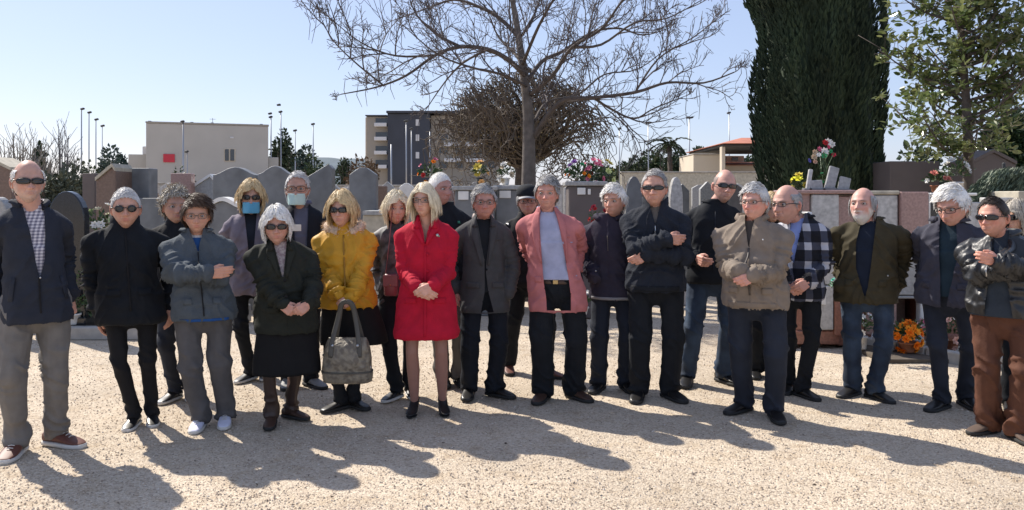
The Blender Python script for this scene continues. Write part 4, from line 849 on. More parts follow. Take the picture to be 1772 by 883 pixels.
    def build_top(s, name, m, hem=.83, flare=1., extra=0., waist=1., sleeve=(.066, .057, .046), open_=None, amp=.006, vox=.0105, quilt=0, ftop=1.47, cuff=True, parent=None, seams=True, wlen=.93, hemroll=True):
        mb = MB(); rows = s.rows(hem, flare, extra=extra, waist=waist); rows = [r for r in rows if r[0] <= ftop]
        mb.add(*loft([s.ring(z, a, b, yc=-.01 if z < 1.2 else 0.) for z, a, b in rows])); k = s.s
        for S, E, Wr in s.arms:
            Wc = E + (Wr - E) * wlen
            r0, r1, r2 = [q * k for q in sleeve]; mid = (S + E) / 2; m2 = (E + Wc) / 2
            sgn = -1 if s.Ti(S[None])[0][0] < 0 else 1; S2 = s.T((sgn * .055, .004, 1.378)); S1 = S2 * .45 + S * .55 + [0, 0, .008]
            caps(mb, [S2, S1, S], [.050 * k, .056 * k, r0 * .88], 12); caps(mb, [S, mid, E], [r0 * .88, (r0 + r1) / 2 * .97, r1 * .98], 12); caps(mb, [E, m2, Wc], [r1, (r1 + r2) / 2 * 1.04, r2 * 1.05], 12)
        P, N, Fq = remesh(mb, vox, 4)
        Q = s.Ti(P); Nz0 = N[:, 2].copy(); zb = Q[:, 2].copy()
        # distance along each sleeve for creases at elbow and cuff
        sl = np.zeros(len(P)); sd = np.full(len(P), 9.); along = np.zeros(len(P))
        for S, E, Wr in s.arms:
            for A, B, o_ in ((S, E, 0), (E, Wr, 1)):
                d = B - A; L2 = d.dot(d); t = np.clip((P - A) @ d / L2, 0, 1); ds = np.linalg.norm(P - A - t[:, None] * d, axis=1); c = ds < sd; sd = np.where(c, ds, sd); along = np.where(c, t + o_, along)
        ins = 1 - ss(.06 * k, .11 * k, sd)
        ins = ins * ss(.05, .3, along)
        sx = s.seed % 50
        wp = (vn(P * 7 + sx, 9) - .5) * 1.6; tor = foldn(np.stack([Q[:, 0] * 15 + Q[:, 2] * 9 * np.sign(Q[:, 0]) + wp, Q[:, 1] * 8, Q[:, 2] * 4.0 - wp], 1) + sx) * .75 + foldn(np.stack([Q[:, 0] * 7 - wp, Q[:, 1] * 7, Q[:, 2] * 15 + wp], 1) + sx + 7) * .8 * np.exp(-((Q[:, 2] - 1.0) / .13) ** 2) + (vn(P * 24 + sx, 3) - .5) * .5
        rad = np.stack([along * 8.5 + vn(P * 13, 5) * 2.6, P[:, 0] * 5, P[:, 2] * 4], 1)
        slv = foldn(rad + sx) * (.8 + 1.3 * np.exp(-((along - 1) / .28) ** 2) + 1.0 * np.exp(-((along - 1.9) / .25) ** 2)) + (vn(P * 26, 6) - .5) * .2
        D = amp * (tor * (1 - ins) + slv * ins)
        # bulge of cloth gathered above the hem
        D += .006 * np.exp(-((Q[:, 2] - hem - .05) / .03) ** 2) * (1 - ins) * (1 if hemroll else 0)
        if quilt:
            ph = np.where(ins > .5, along * 7, Q[:, 2] * quilt); D += .009 * np.abs(np.sin(ph * np.pi)) ** .5 - .004
        D *= np.clip(1.2 - ss(1.36, 1.44, Q[:, 2]), .2, 1)
        P = P + N * D[:, None]; Q = s.Ti(P)
        if open_:
            zz = [o[0] for o in open_]; ol = np.interp(Q[:, 2], zz, [o[1] for o in open_], left=9, right=open_[-1][1]); orr = np.interp(Q[:, 2], zz, [o[2] for o in open_], left=-9, right=open_[-1][2])
            fr = (Q[:, 1] < -.02) & (ins < .5) & (ol < orr); tol = vox / s.s * .55
            e = np.abs(Q[:, 0] - ol); c = fr & (e < tol); Q[c, 0] = ol[c]; e2 = np.abs(Q[:, 0] - orr); c2 = fr & (e2 < tol) & ~c; Q[c2, 0] = orr[c2]; P = np.where((c | c2)[:, None], s.T(Q), P)
            G2 = []
            for f in Fq:
                qc = Q[f].mean(1); L_ = np.interp(qc[:, 2], zz, [o[1] for o in open_], left=9, right=open_[-1][1]); R_2 = np.interp(qc[:, 2], zz, [o[2] for o in open_], left=-9, right=open_[-1][2])
                cut = (qc[:, 0] > L_ + .012) & (qc[:, 0] < R_2 - .012) & (qc[:, 1] > 0) & (qc[:, 2] < hem + .05) & (open_[0][0] <= .7) | (qc[:, 0] > L_) & (qc[:, 0] < R_2) & (qc[:, 1] < -.02) & (ins[f].mean(1) < .5); G2.append(f[~cut])
            Fq = [f[~((zb[f].mean(1) < hem + .02) & (Nz0[f].mean(1) < -.6))] for f in G2]
        o = obj(name, mkmesh(name, P, Fq), m, parent or s.root)
        tri = np.concatenate([np.concatenate([f[:, :3], f[:, [0, 2, 3]]]) if f.shape[1] == 4 else f for f in Fq])
        s.bvh = BVHTree.FromPolygons([tuple(p) for p in P], tri.tolist()); return o
    def inner(s, name, m, hem=.9, shrink=.014, amp=.003, top=1.46):
        """shirt or jumper seen in the opening of a jacket: front shell of a smaller torso"""
        rows = [r for r in s.rows(hem, 1.) if r[0] <= top]; zz = [r[0] for r in rows]; Z = np.linspace(rows[0][0], rows[-1][0], 46); R = []
        for z in Z:
            a = np.interp(z, zz, [r[1] for r in rows]) - shrink; b = np.interp(z, zz, [r[2] for r in rows]) - shrink; R.append(s.ring(z, a, b, yc=-.01 if z < 1.2 else 0., n=72))
        V, *Fs = loft(R); d = ridge(np.stack([V[:, 0] * 16 + V[:, 2] * 4, V[:, 1] * 9, V[:, 2] * 6], 1), 3) * amp + (vn(V * 30, 2) - .5) * amp
        V[:, 1] -= d; return obj(name, mkmesh(name, V, Fs), m, s.root)
    def strip(s, name, m, rows, off=.006, nx=4, parent=None, th=.006, bvh=None, nz=3):
        """piece of cloth or trim laid on the front of the garment; rows of (z, x0, x1) in torso units"""
        rows = sorted(rows, key=lambda r: -r[0]); R = []
        for i in range(len(rows) - 1):
            for j in range(nz): t = j / nz; R.append(tuple(np.array(rows[i]) * (1 - t) + np.array(rows[i + 1]) * t))
        R.append(rows[-1]); V = []; fw = rotz(s.psi) @ np.array([0, 1., 0]); bv = bvh or s.bvh
        for z, a, b in R:
            for j in range(nx + 1):
                x = a + (b - a) * j / nx; p = s.T((x, -.6, z)); h = bv.ray_cast(Vector(p), Vector(fw)); q = np.array(h[0]) if h[0] is not None and (np.array(h[0]) - p) @ fw < .75 * s.s else (V[-1] + [0, 0, 0] if V else s.T((x, -.1, z)))
                V.append(q - fw * off)
        V = np.array(V).reshape(len(R), nx + 1, 3)
        # smooth a little so the strip is taut
        for _ in range(2): V[1:-1] = V[1:-1] * .5 + (V[:-2] + V[2:]) * .25
        Bk = V + fw * (off + th); n1 = V.size // 3; V2 = np.concatenate([V.reshape(-1, 3), Bk.reshape(-1, 3)]); g = grid_faces(len(R), nx + 1, False); g2 = g[:, ::-1] + n1
        bd = [k for k in range(nx + 1)] + [r * (nx + 1) + nx for r in range(1, len(R))] + [(len(R) - 1) * (nx + 1) + nx - k for k in range(1, nx + 1)] + [r * (nx + 1) for r in range(len(R) - 2, 0, -1)]
        bd = np.array(bd); b2 = np.roll(bd, -1); sd_ = np.stack([b2, bd, bd + n1, b2 + n1], 1)
        return obj(name, mkmesh(name, V2, [g, g2, sd_]), m, parent or s.root)
    def dot(s, name, m, x, z, r=.008, off=.01, parent=None):
        fw = rotz(s.psi) @ np.array([0, 1., 0]); p = s.T((x, -.6, z)); h = s.bvh.ray_cast(Vector(p), Vector(fw)); q = np.array(h[0]) if h[0] is not None else s.T((x, -.14, z))
        return part(name, m, parent or s.root, ball(q - fw * (off - .004), (r * s.s, r * .6 * s.s, r * s.s), 8, 6), smooth=True)
    def collar(s, name, m, z0=1.43, z1=1.50, r0=.078, r1=.07, gap=35, fold=0., th=.006, zfront=0., yc=.0, flare=0., point=0.):
        """stand or fold collar round the neck with a gap in front"""
        n = 34; R = []; A = np.linspace(-90 + gap, 270 - gap, n) * math.pi / 180
        for a in A:
            fr = max(0, -math.sin(a)); c = np.array([math.cos(a), math.sin(a) * .95]); 
            lo = np.array([c[0] * r0, yc + .004 + c[1] * r0, z0 - zfront * fr ** 2]); hi = np.array([c[0] * r1, yc + .012 + c[1] * r1, z1 - (zfront + .015) * fr ** 2])
            prof = [lo, (lo + hi) / 2 + [c[0] * .004, c[1] * .004, 0], hi]
            if fold:
                pt = fold * (1 + point * fr ** 6); out = hi + np.array([c[0] * (.012 + flare), c[1] * (.012 + flare), -.004]); dn = hi + np.array([c[0] * (.024 + flare * 2), c[1] * (.02 + flare), -pt]); prof += [out, dn, dn - np.array([c[0], c[1], 0]) * th, out - np.array([c[0], c[1], .9]) * th]
            prof += [hi - np.array([c[0], c[1], 0]) * th * (1 if not fold else 2), lo - np.array([c[0], c[1], 0]) * th]; R.append(s.T(np.array(prof)))
        return obj(name, MB().add(*loft(R)).mesh(name, True), m, s.root)
    # ---- legs
    def leg_chain(s, k):
        sg = (-1, 1)[k]; h = s.T((sg * .088 * s.w, 0, .90)); fa = s.fang[k]; fw = np.array([math.sin(fa), -math.cos(fa), 0]); a = s.foot[k] - s.org - fw * .07 * s.s + [0, 0, .085 * s.s]
        L = np.linalg.norm(a - h); kn = (h * .47 + a * .53) + (fw + np.array([0, -1, 0])) * .5 * max(.012, math.sqrt(max(0, (.435 * s.s) ** 2 - (L / 2) ** 2)) * .6)
        return h, kn, a, fw
    def trousers(s, m, r=(.088, .072, .066), hem=.05, amp=.007, name='trousers', hw=1., vox=.0105, crease=0., waist=1.0):
        mb = MB(); k = s.s
        mb.add(*loft([s.ring(z, a * s.w * hw, b * (.6 + .4 * s.w)) for z, a, b in ((.70, .050, .05), (.735, .085, .068), (.77, .120, .088), (.82, .150, .105), (.88, .168, .118), (.94, .165, .118), (waist, .152, .112), (waist + .03, .150, .110))]))
        ch = []
        for i in (0, 1):
            h, kn, a, fw = s.leg_chain(i); ch.append((h, kn, a)); e = a.copy(); e[2] = max(hem * k, .04); r0, r1, r2 = [q * k for q in r]
            caps(mb, [h + [0, 0, -.02], (h + kn) / 2, kn, (kn + a) / 2, a], [r0, (r0 * .55 + r1 * .45), r1, (r1 + r2) / 2, r2], 12); mb.add(*tube([a, (a + e) / 2 + fw * .012, e + fw * .022], [r2, r2 * 1.03, r2 * 1.06], 12))
        P, N, Fq = remesh(mb, vox, 4); z = P[:, 2] / k; sx = s.seed % 40
        side = np.where(np.abs(P[:, 0] - ch[0][1][0]) < np.abs(P[:, 0] - ch[1][1][0]), 0, 1); kx = np.where(side == 0, ch[0][1][0], ch[1][1][0])
        D = foldn(np.stack([P[:, 0] * 7 + side * 9, P[:, 1] * 7, P[:, 2] * 15 + (P[:, 0] - kx) * 14 + vn(P * 9, 4) * 2], 1) + sx) * 1.5 * (.25 + .8 * np.exp(-((z - .50) / .09) ** 2) + 1.1 * np.exp(-((z - .12) / .09) ** 2) + .7 * np.exp(-((z - .82) / .07) ** 2)) + ridge(P * [15, 15, 3.5] + sx, 2) * .35 + (vn(P * 28, 3) - .5) * .2
        if crease: D += crease * np.exp(-((P[:, 0] - kx) / .008) ** 2) * (N[:, 1] < -.3) * (z < .85)
        P = P + N * (amp * D)[:, None]; return obj(name, mkmesh(name, P, Fq), m, s.root)
    def skirt(s, m, top=1.0, hem=.42, a0=.155, a1=.2, b1=.16, amp=.008, name='skirt', xc=0.):
        R = []; Z = np.linspace(top, hem, 26)
        for i, z in enumerate(Z): t = i / 25; R.append(s.ring(z, (a0 + (a1 - a0) * ss(0, 1, np.array(t))) * s.w, .118 + (b1 - .118) * t, n=90, xc=xc * t))
        V, *Fs = loft(R); c = s.T((0, 0, .7)); d = V - c; d[:, 2] = 0; d /= np.linalg.norm(d, axis=1)[:, None] + 1e-6; an = np.arctan2(d[:, 1], d[:, 0]); t = np.clip((top - V[:, 2] / s.s) / (top - hem), 0, 1)
        V = V + d * ((np.sin(an * 9 + 2 * vn(V * 3, 2) * 6) * .7 + (vn(V * [16, 16, 4], 5) - .5)) * amp * (.15 + t))[:, None]; return obj(name, mkmesh(name, V, Fs), m, s.root)
    def shoes(s, m, sole=M_soledark, size=1., heel=0., boot=0., laces=False, toe=1.0, solez=.02):
        for i in (0, 1):
            h, kn, a, fw = s.leg_chain(i); k = s.s * size; sd_ = np.array([fw[1], -fw[0], 0]) * -1; base = np.array([a[0], a[1], 0])
            prof = [(-.075, .022, .02, .05), (-.068, .031, .012, .075), (-.04, .037, .01, .088), (0, .038, .01, .092), (.04, .040, .01, .078), (.08, .045, .01, .06), (.12, .047, .01, .048), (.155, .042, .012, .038), (.18, .030 * toe, .014, .030), (.193, .014 * toe, .018, .024)]
            n = 14; t = np.arange(n) / n * 6.283; R = []; S2 = []
            for u, w_, lo, hi in prof:
                lift = heel * ss(.06, -.02, np.array(u)); lo2 = solez + lift * .9; zc = (lo2 + hi + lift) / 2; hz = (hi + lift - lo2) / 2
                c = np.cos(t); q = np.sin(t); R.append(base + k * (fw * u + np.outer(np.sign(c) * np.abs(c) ** .75 * w_, sd_) + np.outer(zc + hz * np.sign(q) * np.abs(q) ** .85, (0, 0, 1))))
                if not heel: S2.append(base + k * (fw * u * 1.02 + np.outer(np.clip(np.cos(t) * 1.3, -1, 1) * (w_ + .003), sd_) + np.outer(np.clip(np.sin(t) * 1.5, -1, 1) * .5 * (solez + .004) + .5 * (solez + .004) + .001, (0, 0, 1))))
            mb = MB(); mb.add(*loft(R))
            top = boot if boot else .105
            mb.add(*tube([base + [0, 0, .06 * k], base + [0, 0, .09 * k] - fw * .004, (a if not boot else a + (kn - a) * .5 * boot / .2) * 1.0 + [0, 0, (top - .085) * k if not boot else 0]], np.array([.036, .036, .037 if not boot else .046]) * k, 12))
            if heel: mb.add(*tube([base - fw * .052 * k + [0, 0, .002], base - fw * .052 * k + [0, 0, .04 * k + heel * .5]], [.012 * k, .02 * k], 8)); 
            sh = mb.build('shoe', m, s.root, True)
            if heel: part('sole', sole, sh, *[loft([base + k * (fw * u + np.outer(np.clip(np.cos(t) * 1.3, -1, 1) * w_ * .9, sd_) + np.outer(np.clip(np.sin(t), -1, 1) * .003 + .005, (0, 0, 1))) for u, w_, lo, hi in prof[5:]])])
            else: MB().add(*loft(S2)).build('sole', sole, sh, True)
            if laces:
                for j in range(4): c = base + k * (fw * (.045 + j * .02) + np.array([0, 0, .083 - j * .0085])); part('lace', M_solewhite, sh, tube([c - sd_ * .016 * k, c + [0, 0, .004], c + sd_ * .016 * k], .0028, 4))
    # ---- hand: palm of four metacarpals, four bent fingers and a thumb
    def hand(s, mb, wrist, dr, palm, thumb, curl=.45, spread=1., k=1.):
        Z = unit(dr); Yv = np.asarray(palm, float); Yv = unit(Yv - Yv.dot(Z) * Z); Xv = np.asarray(thumb, float); Xv = Xv - Xv.dot(Z) * Z - Xv.dot(Yv) * Yv; Xv = unit(Xv); k = k * s.s
        def pt(x, y, z): return wrist + k * (Xv * x + Yv * y + Z * z)
        caps(mb, [pt(0, 0, -.03), pt(0, 0, .01)], [.027 * k, .027 * k], 8)
        for j, (x, L, f) in enumerate(((.030, .088, .072), (.010, .092, .080), (-.010, .088, .074), (-.029, .080, .058))):
            caps(mb, [pt(x * .6, 0, .0), pt(x * spread, -.002, L)], [.017 * k, .0135 * k], 8)
            p = [x * spread, -.002, L]; ang = curl * (.8 + .12 * j); P = [pt(*p)]; a = 0
            for seg in (.44, .32, .24):
                a += ang; p = [p[0], p[1] + math.sin(a) * f * seg, p[2] + math.cos(a) * f * seg]; P.append(pt(*p))
            caps(mb, P, np.array([.0105, .0098, .009, .0078]) * k, 7)
        caps(mb, [pt(.018, .004, .015), pt(.040, .012, .045), pt(.050, .022, .070), pt(.046, .030, .092)], np.array([.017, .0145, .0115, .0095]) * k, 7)
    # ---- head
    def build_body(s, hands=(), brow=(.12, .10, .09), beard=None, mouth=0., tights=None, legs_visible=False, neckw=1., cheeks=.5, vox=.014, eyes=True, fat=1., headz=None, throat=1.40, long=1.0):
        hs = s.hs; nu, nv = 84, 66; u = np.linspace(0, 2 * np.pi, nu, endpoint=False); th = -np.pi / 2 + u - .42 * np.sin(u); ph = np.linspace(-np.pi / 2 + .04, np.pi / 2 - .03, nv)
        TH, PH = np.meshgrid(th, ph); d = np.stack([np.cos(PH) * np.cos(TH), np.cos(PH) * np.sin(TH), np.sin(PH)], -1).reshape(-1, 3)
        x, y, z = .0735 * d[:, 0] * fat, .097 * d[:, 1] + .006, .118 * d[:, 2] + .117
        low = 1 - ss(.0, .105, z); fem = s.sex == 'f'
        x = np.sign(x) * np.abs(x) * (1 - (.36 if fem else .27) * low ** 1.3)
        back = (d[:, 1] > 0); y = np.where(back, y * (1 - .55 * low), y); front = ~back
        # fill the lower face forward so that lips and chin line up under the brow
        fy = np.clip(-d[:, 1], 0, 1); y = np.where(front, y - .030 * low * (1 - low * .35) * fy ** .5 * ss(-.999, -.6, d[:, 2]), y)
        x = x * (1 + .05 * np.exp(-((z - .165) / .03) ** 2)); y = np.where(front & (z > .15), y * (1 - .0), y)
        def g(x0, z0, sx, sz): return np.exp(-((x - x0) / sx) ** 2 - ((z - z0) / sz) ** 2) * (d[:, 1] < .1)
        def g2(x0, z0, sx, sz): return g(x0, z0, sx, sz) + g(-x0, z0, sx, sz)
        dy = -.0080 * g2(.026, .137, .022, .009) + .0185 * g2(.033, .119, .017, .0115) - .0035 * g2(.032, .118, .011, .007)
        nb = np.clip((.126 - z) / .045, 0, 1) * (z > .072)
        nose = (.005 + .025 * nb ** 1.25) * np.exp(-(x / (.0078 + .006 * nb)) ** 2) * ss(.070, .080, z) * (1 - ss(.118, .140, z))
        dy -= nose * (d[:, 1] < 0); dy -= .008 * g2(.013, .082, .0065, .007); dy -= .0035 * g2(.046, .100, .018, .016)
        dy += .004 * g2(.022, .072, .006, .012) * (1.2 if not fem else .6); dy -= .0065 * g(0, .0605, .021, .006); dy -= .0055 * g(0, .0490, .018, .0055); dy += .0055 * g(0, .0552, .022, .0024) + .012 * mouth * g(0, .054, .012, .006); dy += .004 * g(0, .039, .022, .006); dy -= .009 * g(0, .022, .020, .014)
        dy += .004 * g2(.05, .065, .014, .02); y = y + dy
        # cranium a little flatter on top
        age = 1. if not fem else .6
        yy = age * .0022 * (g(0, .158, .035, .0022) + g(0, .168, .035, .0022)) + age * .0035 * np.exp(-((np.abs(x) - (.020 + (.082 - z) * .45)) / .0035) ** 2) * ss(.040, .05, z) * (1 - ss(.076, .084, z)) * (d[:, 1] < 0) - age * .003 * g2(.031, .104, .013, .004); y = y + yy
        P = np.stack([x, y, z], 1); seedn = vn(P * 45 + s.seed, 2) - .5; P[:, 1] += seedn * .0016; P[:, 0] += (vn(P * 60 + s.seed, 3) - .5) * .0012
        col = np.tile(s.skin, (len(P), 1)); red = cheeks * (g2(.042, .088, .02, .018) * .8 + g(0, .084, .014, .014) * .9) ; col = col * (1 - red[:, None] * [0., .30, .28]); col = col * (1 + (vn(P * 60, 7) - .5)[:, None] * .16)
        lip = np.clip(g(0, .0605, .020, .0042) + g(0, .0500, .018, .0046), 0, 1)[:, None]; lc = np.array([.42, .12, .11]) if fem else np.array([.36, .17, .15]); col = col * (1 - lip * .75) + lc * lip * .75
        br = np.clip(g2(.030, .1375, .019, .0042) * 1.2, 0, 1)[:, None]; col = col * (1 - br * .8) + np.array(brow) * br * .8
        ey = np.clip(g2(.032, .1185, .0125, .0042) * 1.5, 0, 1)[:, None]; col = col * (1 - ey * .85) + np.array([.055, .04, .035]) * ey * .85
        if beard is not None:
            bc, bs, dens = beard; bm = ((1 - ss(.035, .075, z)) + g(0, .067, .028, .006) * 1.0 + ss(.05, .062, np.abs(x)) * (1 - ss(.08, .11, z))) * (y < .02); bm = np.clip(bm * (.75 + .5 * vn(P * 300, 4)), 0, 1)[:, None] * dens * (1 - lip); col = col * (1 - bm) + np.array(bc) * bm; P = P + np.stack([0 * z, -bm[:, 0] * .004 * bs, -bm[:, 0] * .005 * bs * low], 1)
        s.headP = P.copy(); s.headD = d
        F1 = grid_faces(nv, nu); n0 = len(P)
        P = np.concatenate([P, P[:nu].mean(0)[None], P[-nu:].mean(0)[None]]); col = np.concatenate([col, col[:1], col[-1:]]); j = np.arange(nu); j2 = (j + 1) % nu; T1 = np.concatenate([np.stack([j2, j, np.full(nu, n0)], 1), np.stack([(nv - 1) * nu + j, (nv - 1) * nu + j2, np.full(nu, n0 + 1)], 1)])
        hb = MB(); hb.add(P, F1, T1, col=col)
        for sg in (-1, 1):
            M = rotz(sg * -.45) @ roty(sg * .12); c = np.array([sg * .0755 * fat, .012, .108]); hb.add(*ball(c, (.008, .019, .031), 14, 10, M), col=s.skin * [1.02, .82, .8]); hb.add(*ball(c + [sg * .004, -.001, .002], (.006, .011, .019), 10, 8, M), col=s.skin * [.75, .55, .5])
            if eyes: hb.add(*ball((sg * .0325, -.0735 , .1180), (.0118, .0118, .0098), 12, 8), col=(.42, .38, .35)); hb.add(*ball((sg * .0325, -.0840, .1180), (.0052, .0030, .0052), 8, 6), col=(.03, .02, .015))
        V, g_ = hb.arrays(); C = np.concatenate(hb.C); piv = np.array([0, .02, .03])
        headtop = ZZ(0, 1) # placeholder
        ztop = s.H - s.hs * .013; Rm = s.hR; V = (V - piv) @ Rm.T * hs; top_local = V[:, 2].max(); s.hc = np.array([s.hx, -.035 * s.s + s.lean * 1.2, 0]) + [0, 0, ztop - top_local]
        V = V + s.hc; s.piv = piv
        body = MB(); body.add(V, *g_, col=C)
        s.Hbvh = None
        # neck
        nk = s.T((0, .005, throat)); top = s.hw((0, .028, .055)); body.add(*tube([s.T((0, .01, throat - .04)), nk, (nk * .45 + top * .55), top], np.array([.075, .062, .056, .054]) * s.s * neckw, 18, cap=False), col=s.skin * [.97, .92, .9])
        # trunk, arms, legs and hands grown as one surface
        b = MB(); b.add(*loft([s.ring(z, a * s.w, bb) for z, a, bb in ((.845, .10, .07), (.92, .125, .09), (1.1, .12, .085), (1.25, .12, .08), (1.31, .10, .065), (1.38, .06, .055), (1.43, .05, .05))])); k = s.s
        for (S, E, Wr) in s.arms: caps(b, [S, E, Wr], np.array([.042, .034, .025]) * k, 8)
        for i in (0, 1): h, kn, a, fw = s.leg_chain(i); caps(b, [h, kn, (kn * .62 + a * .38) - fw * .012, a, a - [0, 0, .045 * k]], np.array([.066, .046, .049, .032, .032]) * k * (1 if fem else .9), 10)
        P2, N2, F2 = remesh(b, vox if not legs_visible else .010, 3); c2 = np.tile(s.skin, (len(P2), 1))
        if tights is not None: c2 = np.where((P2[:, 2] < .8 * k)[:, None], np.array(tights), c2)
        body.add(P2, *F2, col=c2)
        if hands:
            hm = MB(); [s.hand(hm, *h) if not isinstance(h, dict) else s.hand(hm, **h) for h in hands]; P3_, N3, F3 = remesh(hm, .0040, 1); body.add(P3_, *F3, col=s.skin * [1.03, .95, .93] * (1 + (vn(P3_ * 70, 3) - .5)[:, None] * .2))
        V, g_ = body.arrays(); o = obj('body', mkmesh('body', V, g_, True, np.concatenate(body.C)), SKIN, s.root); s.body = o; return o
    def hw(s, p):
        p = np.asarray(p, float); return (p - s.piv) @ s.hR.T * s.hs + s.hc
    def fronty(s, x, z, off=0.):
        P = s.headP; d = ((P[:, 0] - x) ** 2 + (P[:, 2] - z) ** 2) + 9 * (P[:, 1] > .02); return P[np.argmin(d), 1] - off
    # ---- eyewear and masks
    def glasses(s, dark=True, w=.029, h=.018, z=.119, round_=False, wrap=.35, frame=None, name=None):
        g = part(name or ('sunglasses' if dark else 'glasses'), frame or M_frame, s.root, *[tube([s.hw((sg * .058, -.078, z + .004)), s.hw((sg * .080, -.045, z + .006)), s.hw((sg * .084, .012, z + .002))], .0026 * s.hs, 5) for sg in (-1, 1)], tube([s.hw((-.008, -.106, z + .004)), s.hw((0, -.110, z + .007)), s.hw((.008, -.106, z + .004))], .0028 * s.hs, 5), smooth=True)
        n = 20; t = np.arange(n) / n * 6.283; ex = 1 if round_ else .62
        for sg in (-1, 1):
            cx_ = .0335; X = sg * cx_ + w * np.sign(np.cos(t)) * np.abs(np.cos(t)) ** ex; Zz = z + h * np.sign(np.sin(t)) * np.abs(np.sin(t)) ** ex; Yf = lambda X_: -.104 + (np.abs(X_) / .066) ** 2 * .024 * (wrap / .35)
            R = [np.stack([sg * cx_ + (X - sg * cx_) * q, Yf(sg * cx_ + (X - sg * cx_) * q) - dd, z + (Zz - z) * q], 1) for q, dd in ((.02, .002), (.6, .002), (.96, .002), (.96, -.0015), (.02, -.0015))]
            R = [s.hw(r) for r in R]; 
            if dark: MB().add(*loft(R)).build('lens', M_lens, g, True)
            ring = np.stack([X, Yf(X), Zz], 1); ring = s.hw(np.concatenate([ring, ring[:2]])); part('rim', frame or M_frame, g, tube(ring, (.0024 if dark else .0019) * s.hs, 5, cap=False), smooth=True)
        return g
    def mask(s, m):
        nz_, nx_ = 12, 16; V = []
        for i in range(nz_ + 1):
            z = .008 + (.086 - .008) * i / nz_
            for j in range(nx_ + 1):
                x = -.056 + .112 * j / nx_; e = abs(x) / .056; y = min(s.fronty(x * .9, z), -.100 + e ** 2.2 * .062); bulge = .016 * (1 - e ** 2) * math.sin(math.pi * i / nz_) ** .7; V.append((x * (1 + .06 * math.sin(math.pi * i / nz_)), y * 1 - .006 - bulge * .3 + .0018 * math.sin(i * 2.6), z))
        V = np.array(V).reshape(nz_ + 1, nx_ + 1, 3)
        for _ in range(4): V[1:-1, :, 1] = V[1:-1, :, 1] * .5 + .25 * (V[:-2, :, 1] + V[2:, :, 1]); V[:, 1:-1, 1] = V[:, 1:-1, 1] * .5 + .25 * (V[:, :-2, 1] + V[:, 2:, 1])
        V = s.hw(V.reshape(-1, 3)); o = obj('face_mask', mkmesh('face_mask', V, [grid_faces(nz_ + 1, nx_ + 1, False)]), m, s.root); sl = o.modifiers.new('t', 'SOLIDIFY'); sl.thickness = .003
        part('ear_loop', M_solewhite, o, *[tube([s.hw((sg * .06, -.06, zz)), s.hw((sg * .08, -.01, .10 + (zz - .05) * .5)), s.hw((sg * .082, .02, .11))], .0016, 4) for sg in (-1, 1) for zz in (.022, .085)])
    # ---- hair: scalp shell plus locks
    def hair(s, m, style='short', L=None, thick=None, n=None, name='hair'):
        P, d = s.headP, s.headD; rg = s.rg; x, y, z = P.T
        hl = {'short': [(-.10, .188), (-.075, .184), (-.055, .168), (-.035, .135), (-.005, .120), (.02, .085), (.05, .045), (.10, .03)], 'bob': [(-.10, .180), (-.075, .172), (-.05, .145), (-.03, .09), (0, .05), (.05, .03), (.10, .02)],
              'bald': [(-.10, .30), (-.05, .30), (-.04, .15), (-.020, .118), (.02, .085), (.05, .045), (.10, .03)], 'crop': [(-.10, .186), (-.075, .180), (-.055, .160), (-.035, .130), (-.005, .115), (.02, .085), (.05, .045), (.10, .03)], 'reced': [(-.10, .215), (-.075, .205), (-.058, .190), (-.04, .140), (-.005, .120), (.02, .085), (.05, .045), (.10, .03)]}
        base = {'short': 'short', 'crop': 'crop', 'bald': 'bald', 'reced': 'reced', 'bob': 'bob', 'long': 'bob', 'curly': 'short', 'fluffy': 'short', 'backlong': 'bald', 'bobshort': 'bob'}[style]
        hy, hz = zip(*hl[base]); lim = np.interp(y, hy, hz) + (vn(P * 70, 4) - .5) * .010; mask = z - lim
        if base == 'bald': mask = np.minimum(mask, (.178 + .02 * ss(0, .08, y)) - z + .0)
        th = thick if thick is not None else {'short': .011, 'crop': .005, 'bald': .006, 'reced': .007, 'bob': .018, 'long': .014, 'curly': .020, 'fluffy': .016, 'backlong': .010, 'bobshort': .020}[style]
        nu = 84; nv = 66; nrm = unitrows(P - [0, .006, .115]); tt = th * ss(-.002, .018, mask) + .001; lock = (vn(P * [70, 70, 35] + s.seed, 8) - .5) * th * .22; tt = tt * .9
        Sh = P + nrm * (tt + lock * ss(0, .02, mask))[:, None]; Fq = grid_faces(nv, nu); keep = (mask[Fq] > -.001).all(1); Fq = Fq[keep]
        mb = MB(); mb.add(s.hw(Sh), Fq)
        topm = mask[-nu:].min() > 0
        if topm: mb.add(s.hw(np.concatenate([Sh[-nu:], Sh[-nu:].mean(0)[None]])), np.stack([np.arange(nu), (np.arange(nu) + 1) % nu, np.full(nu, nu)], 1))
        # locks
        Lk = L or {'short': .035, 'crop': .014, 'bald': .02, 'reced': .022, 'bob': .13, 'long': .22, 'curly': .045, 'fluffy': .05, 'backlong': .07, 'bobshort': .085}[style]; cnt = n or {'short': 2100, 'crop': 1500, 'bald': 800, 'reced': 1400, 'bob': 2200, 'long': 2600, 'curly': 1300, 'fluffy': 2100, 'backlong': 800, 'bobshort': 2400}[style]
        ok = np.where(mask > .002)[0]; wgt = np.clip(np.cos(np.arcsin(np.clip(d[ok, 2], -1, 1))), .08, 1); idx = rg.choice(ok, cnt, p=wgt / wgt.sum()); p = P[idx] + nrm[idx] * (th * (.35 + .65 * rg.random(cnt)))[:, None]
        up = np.array([0, 0, 1.]); crown = np.array([0, .045, .225]); steps = 7; fl = p - crown; N0 = nrm[idx]; fl -= (fl * N0).sum(1)[:, None] * N0; fl = unitrows(fl)
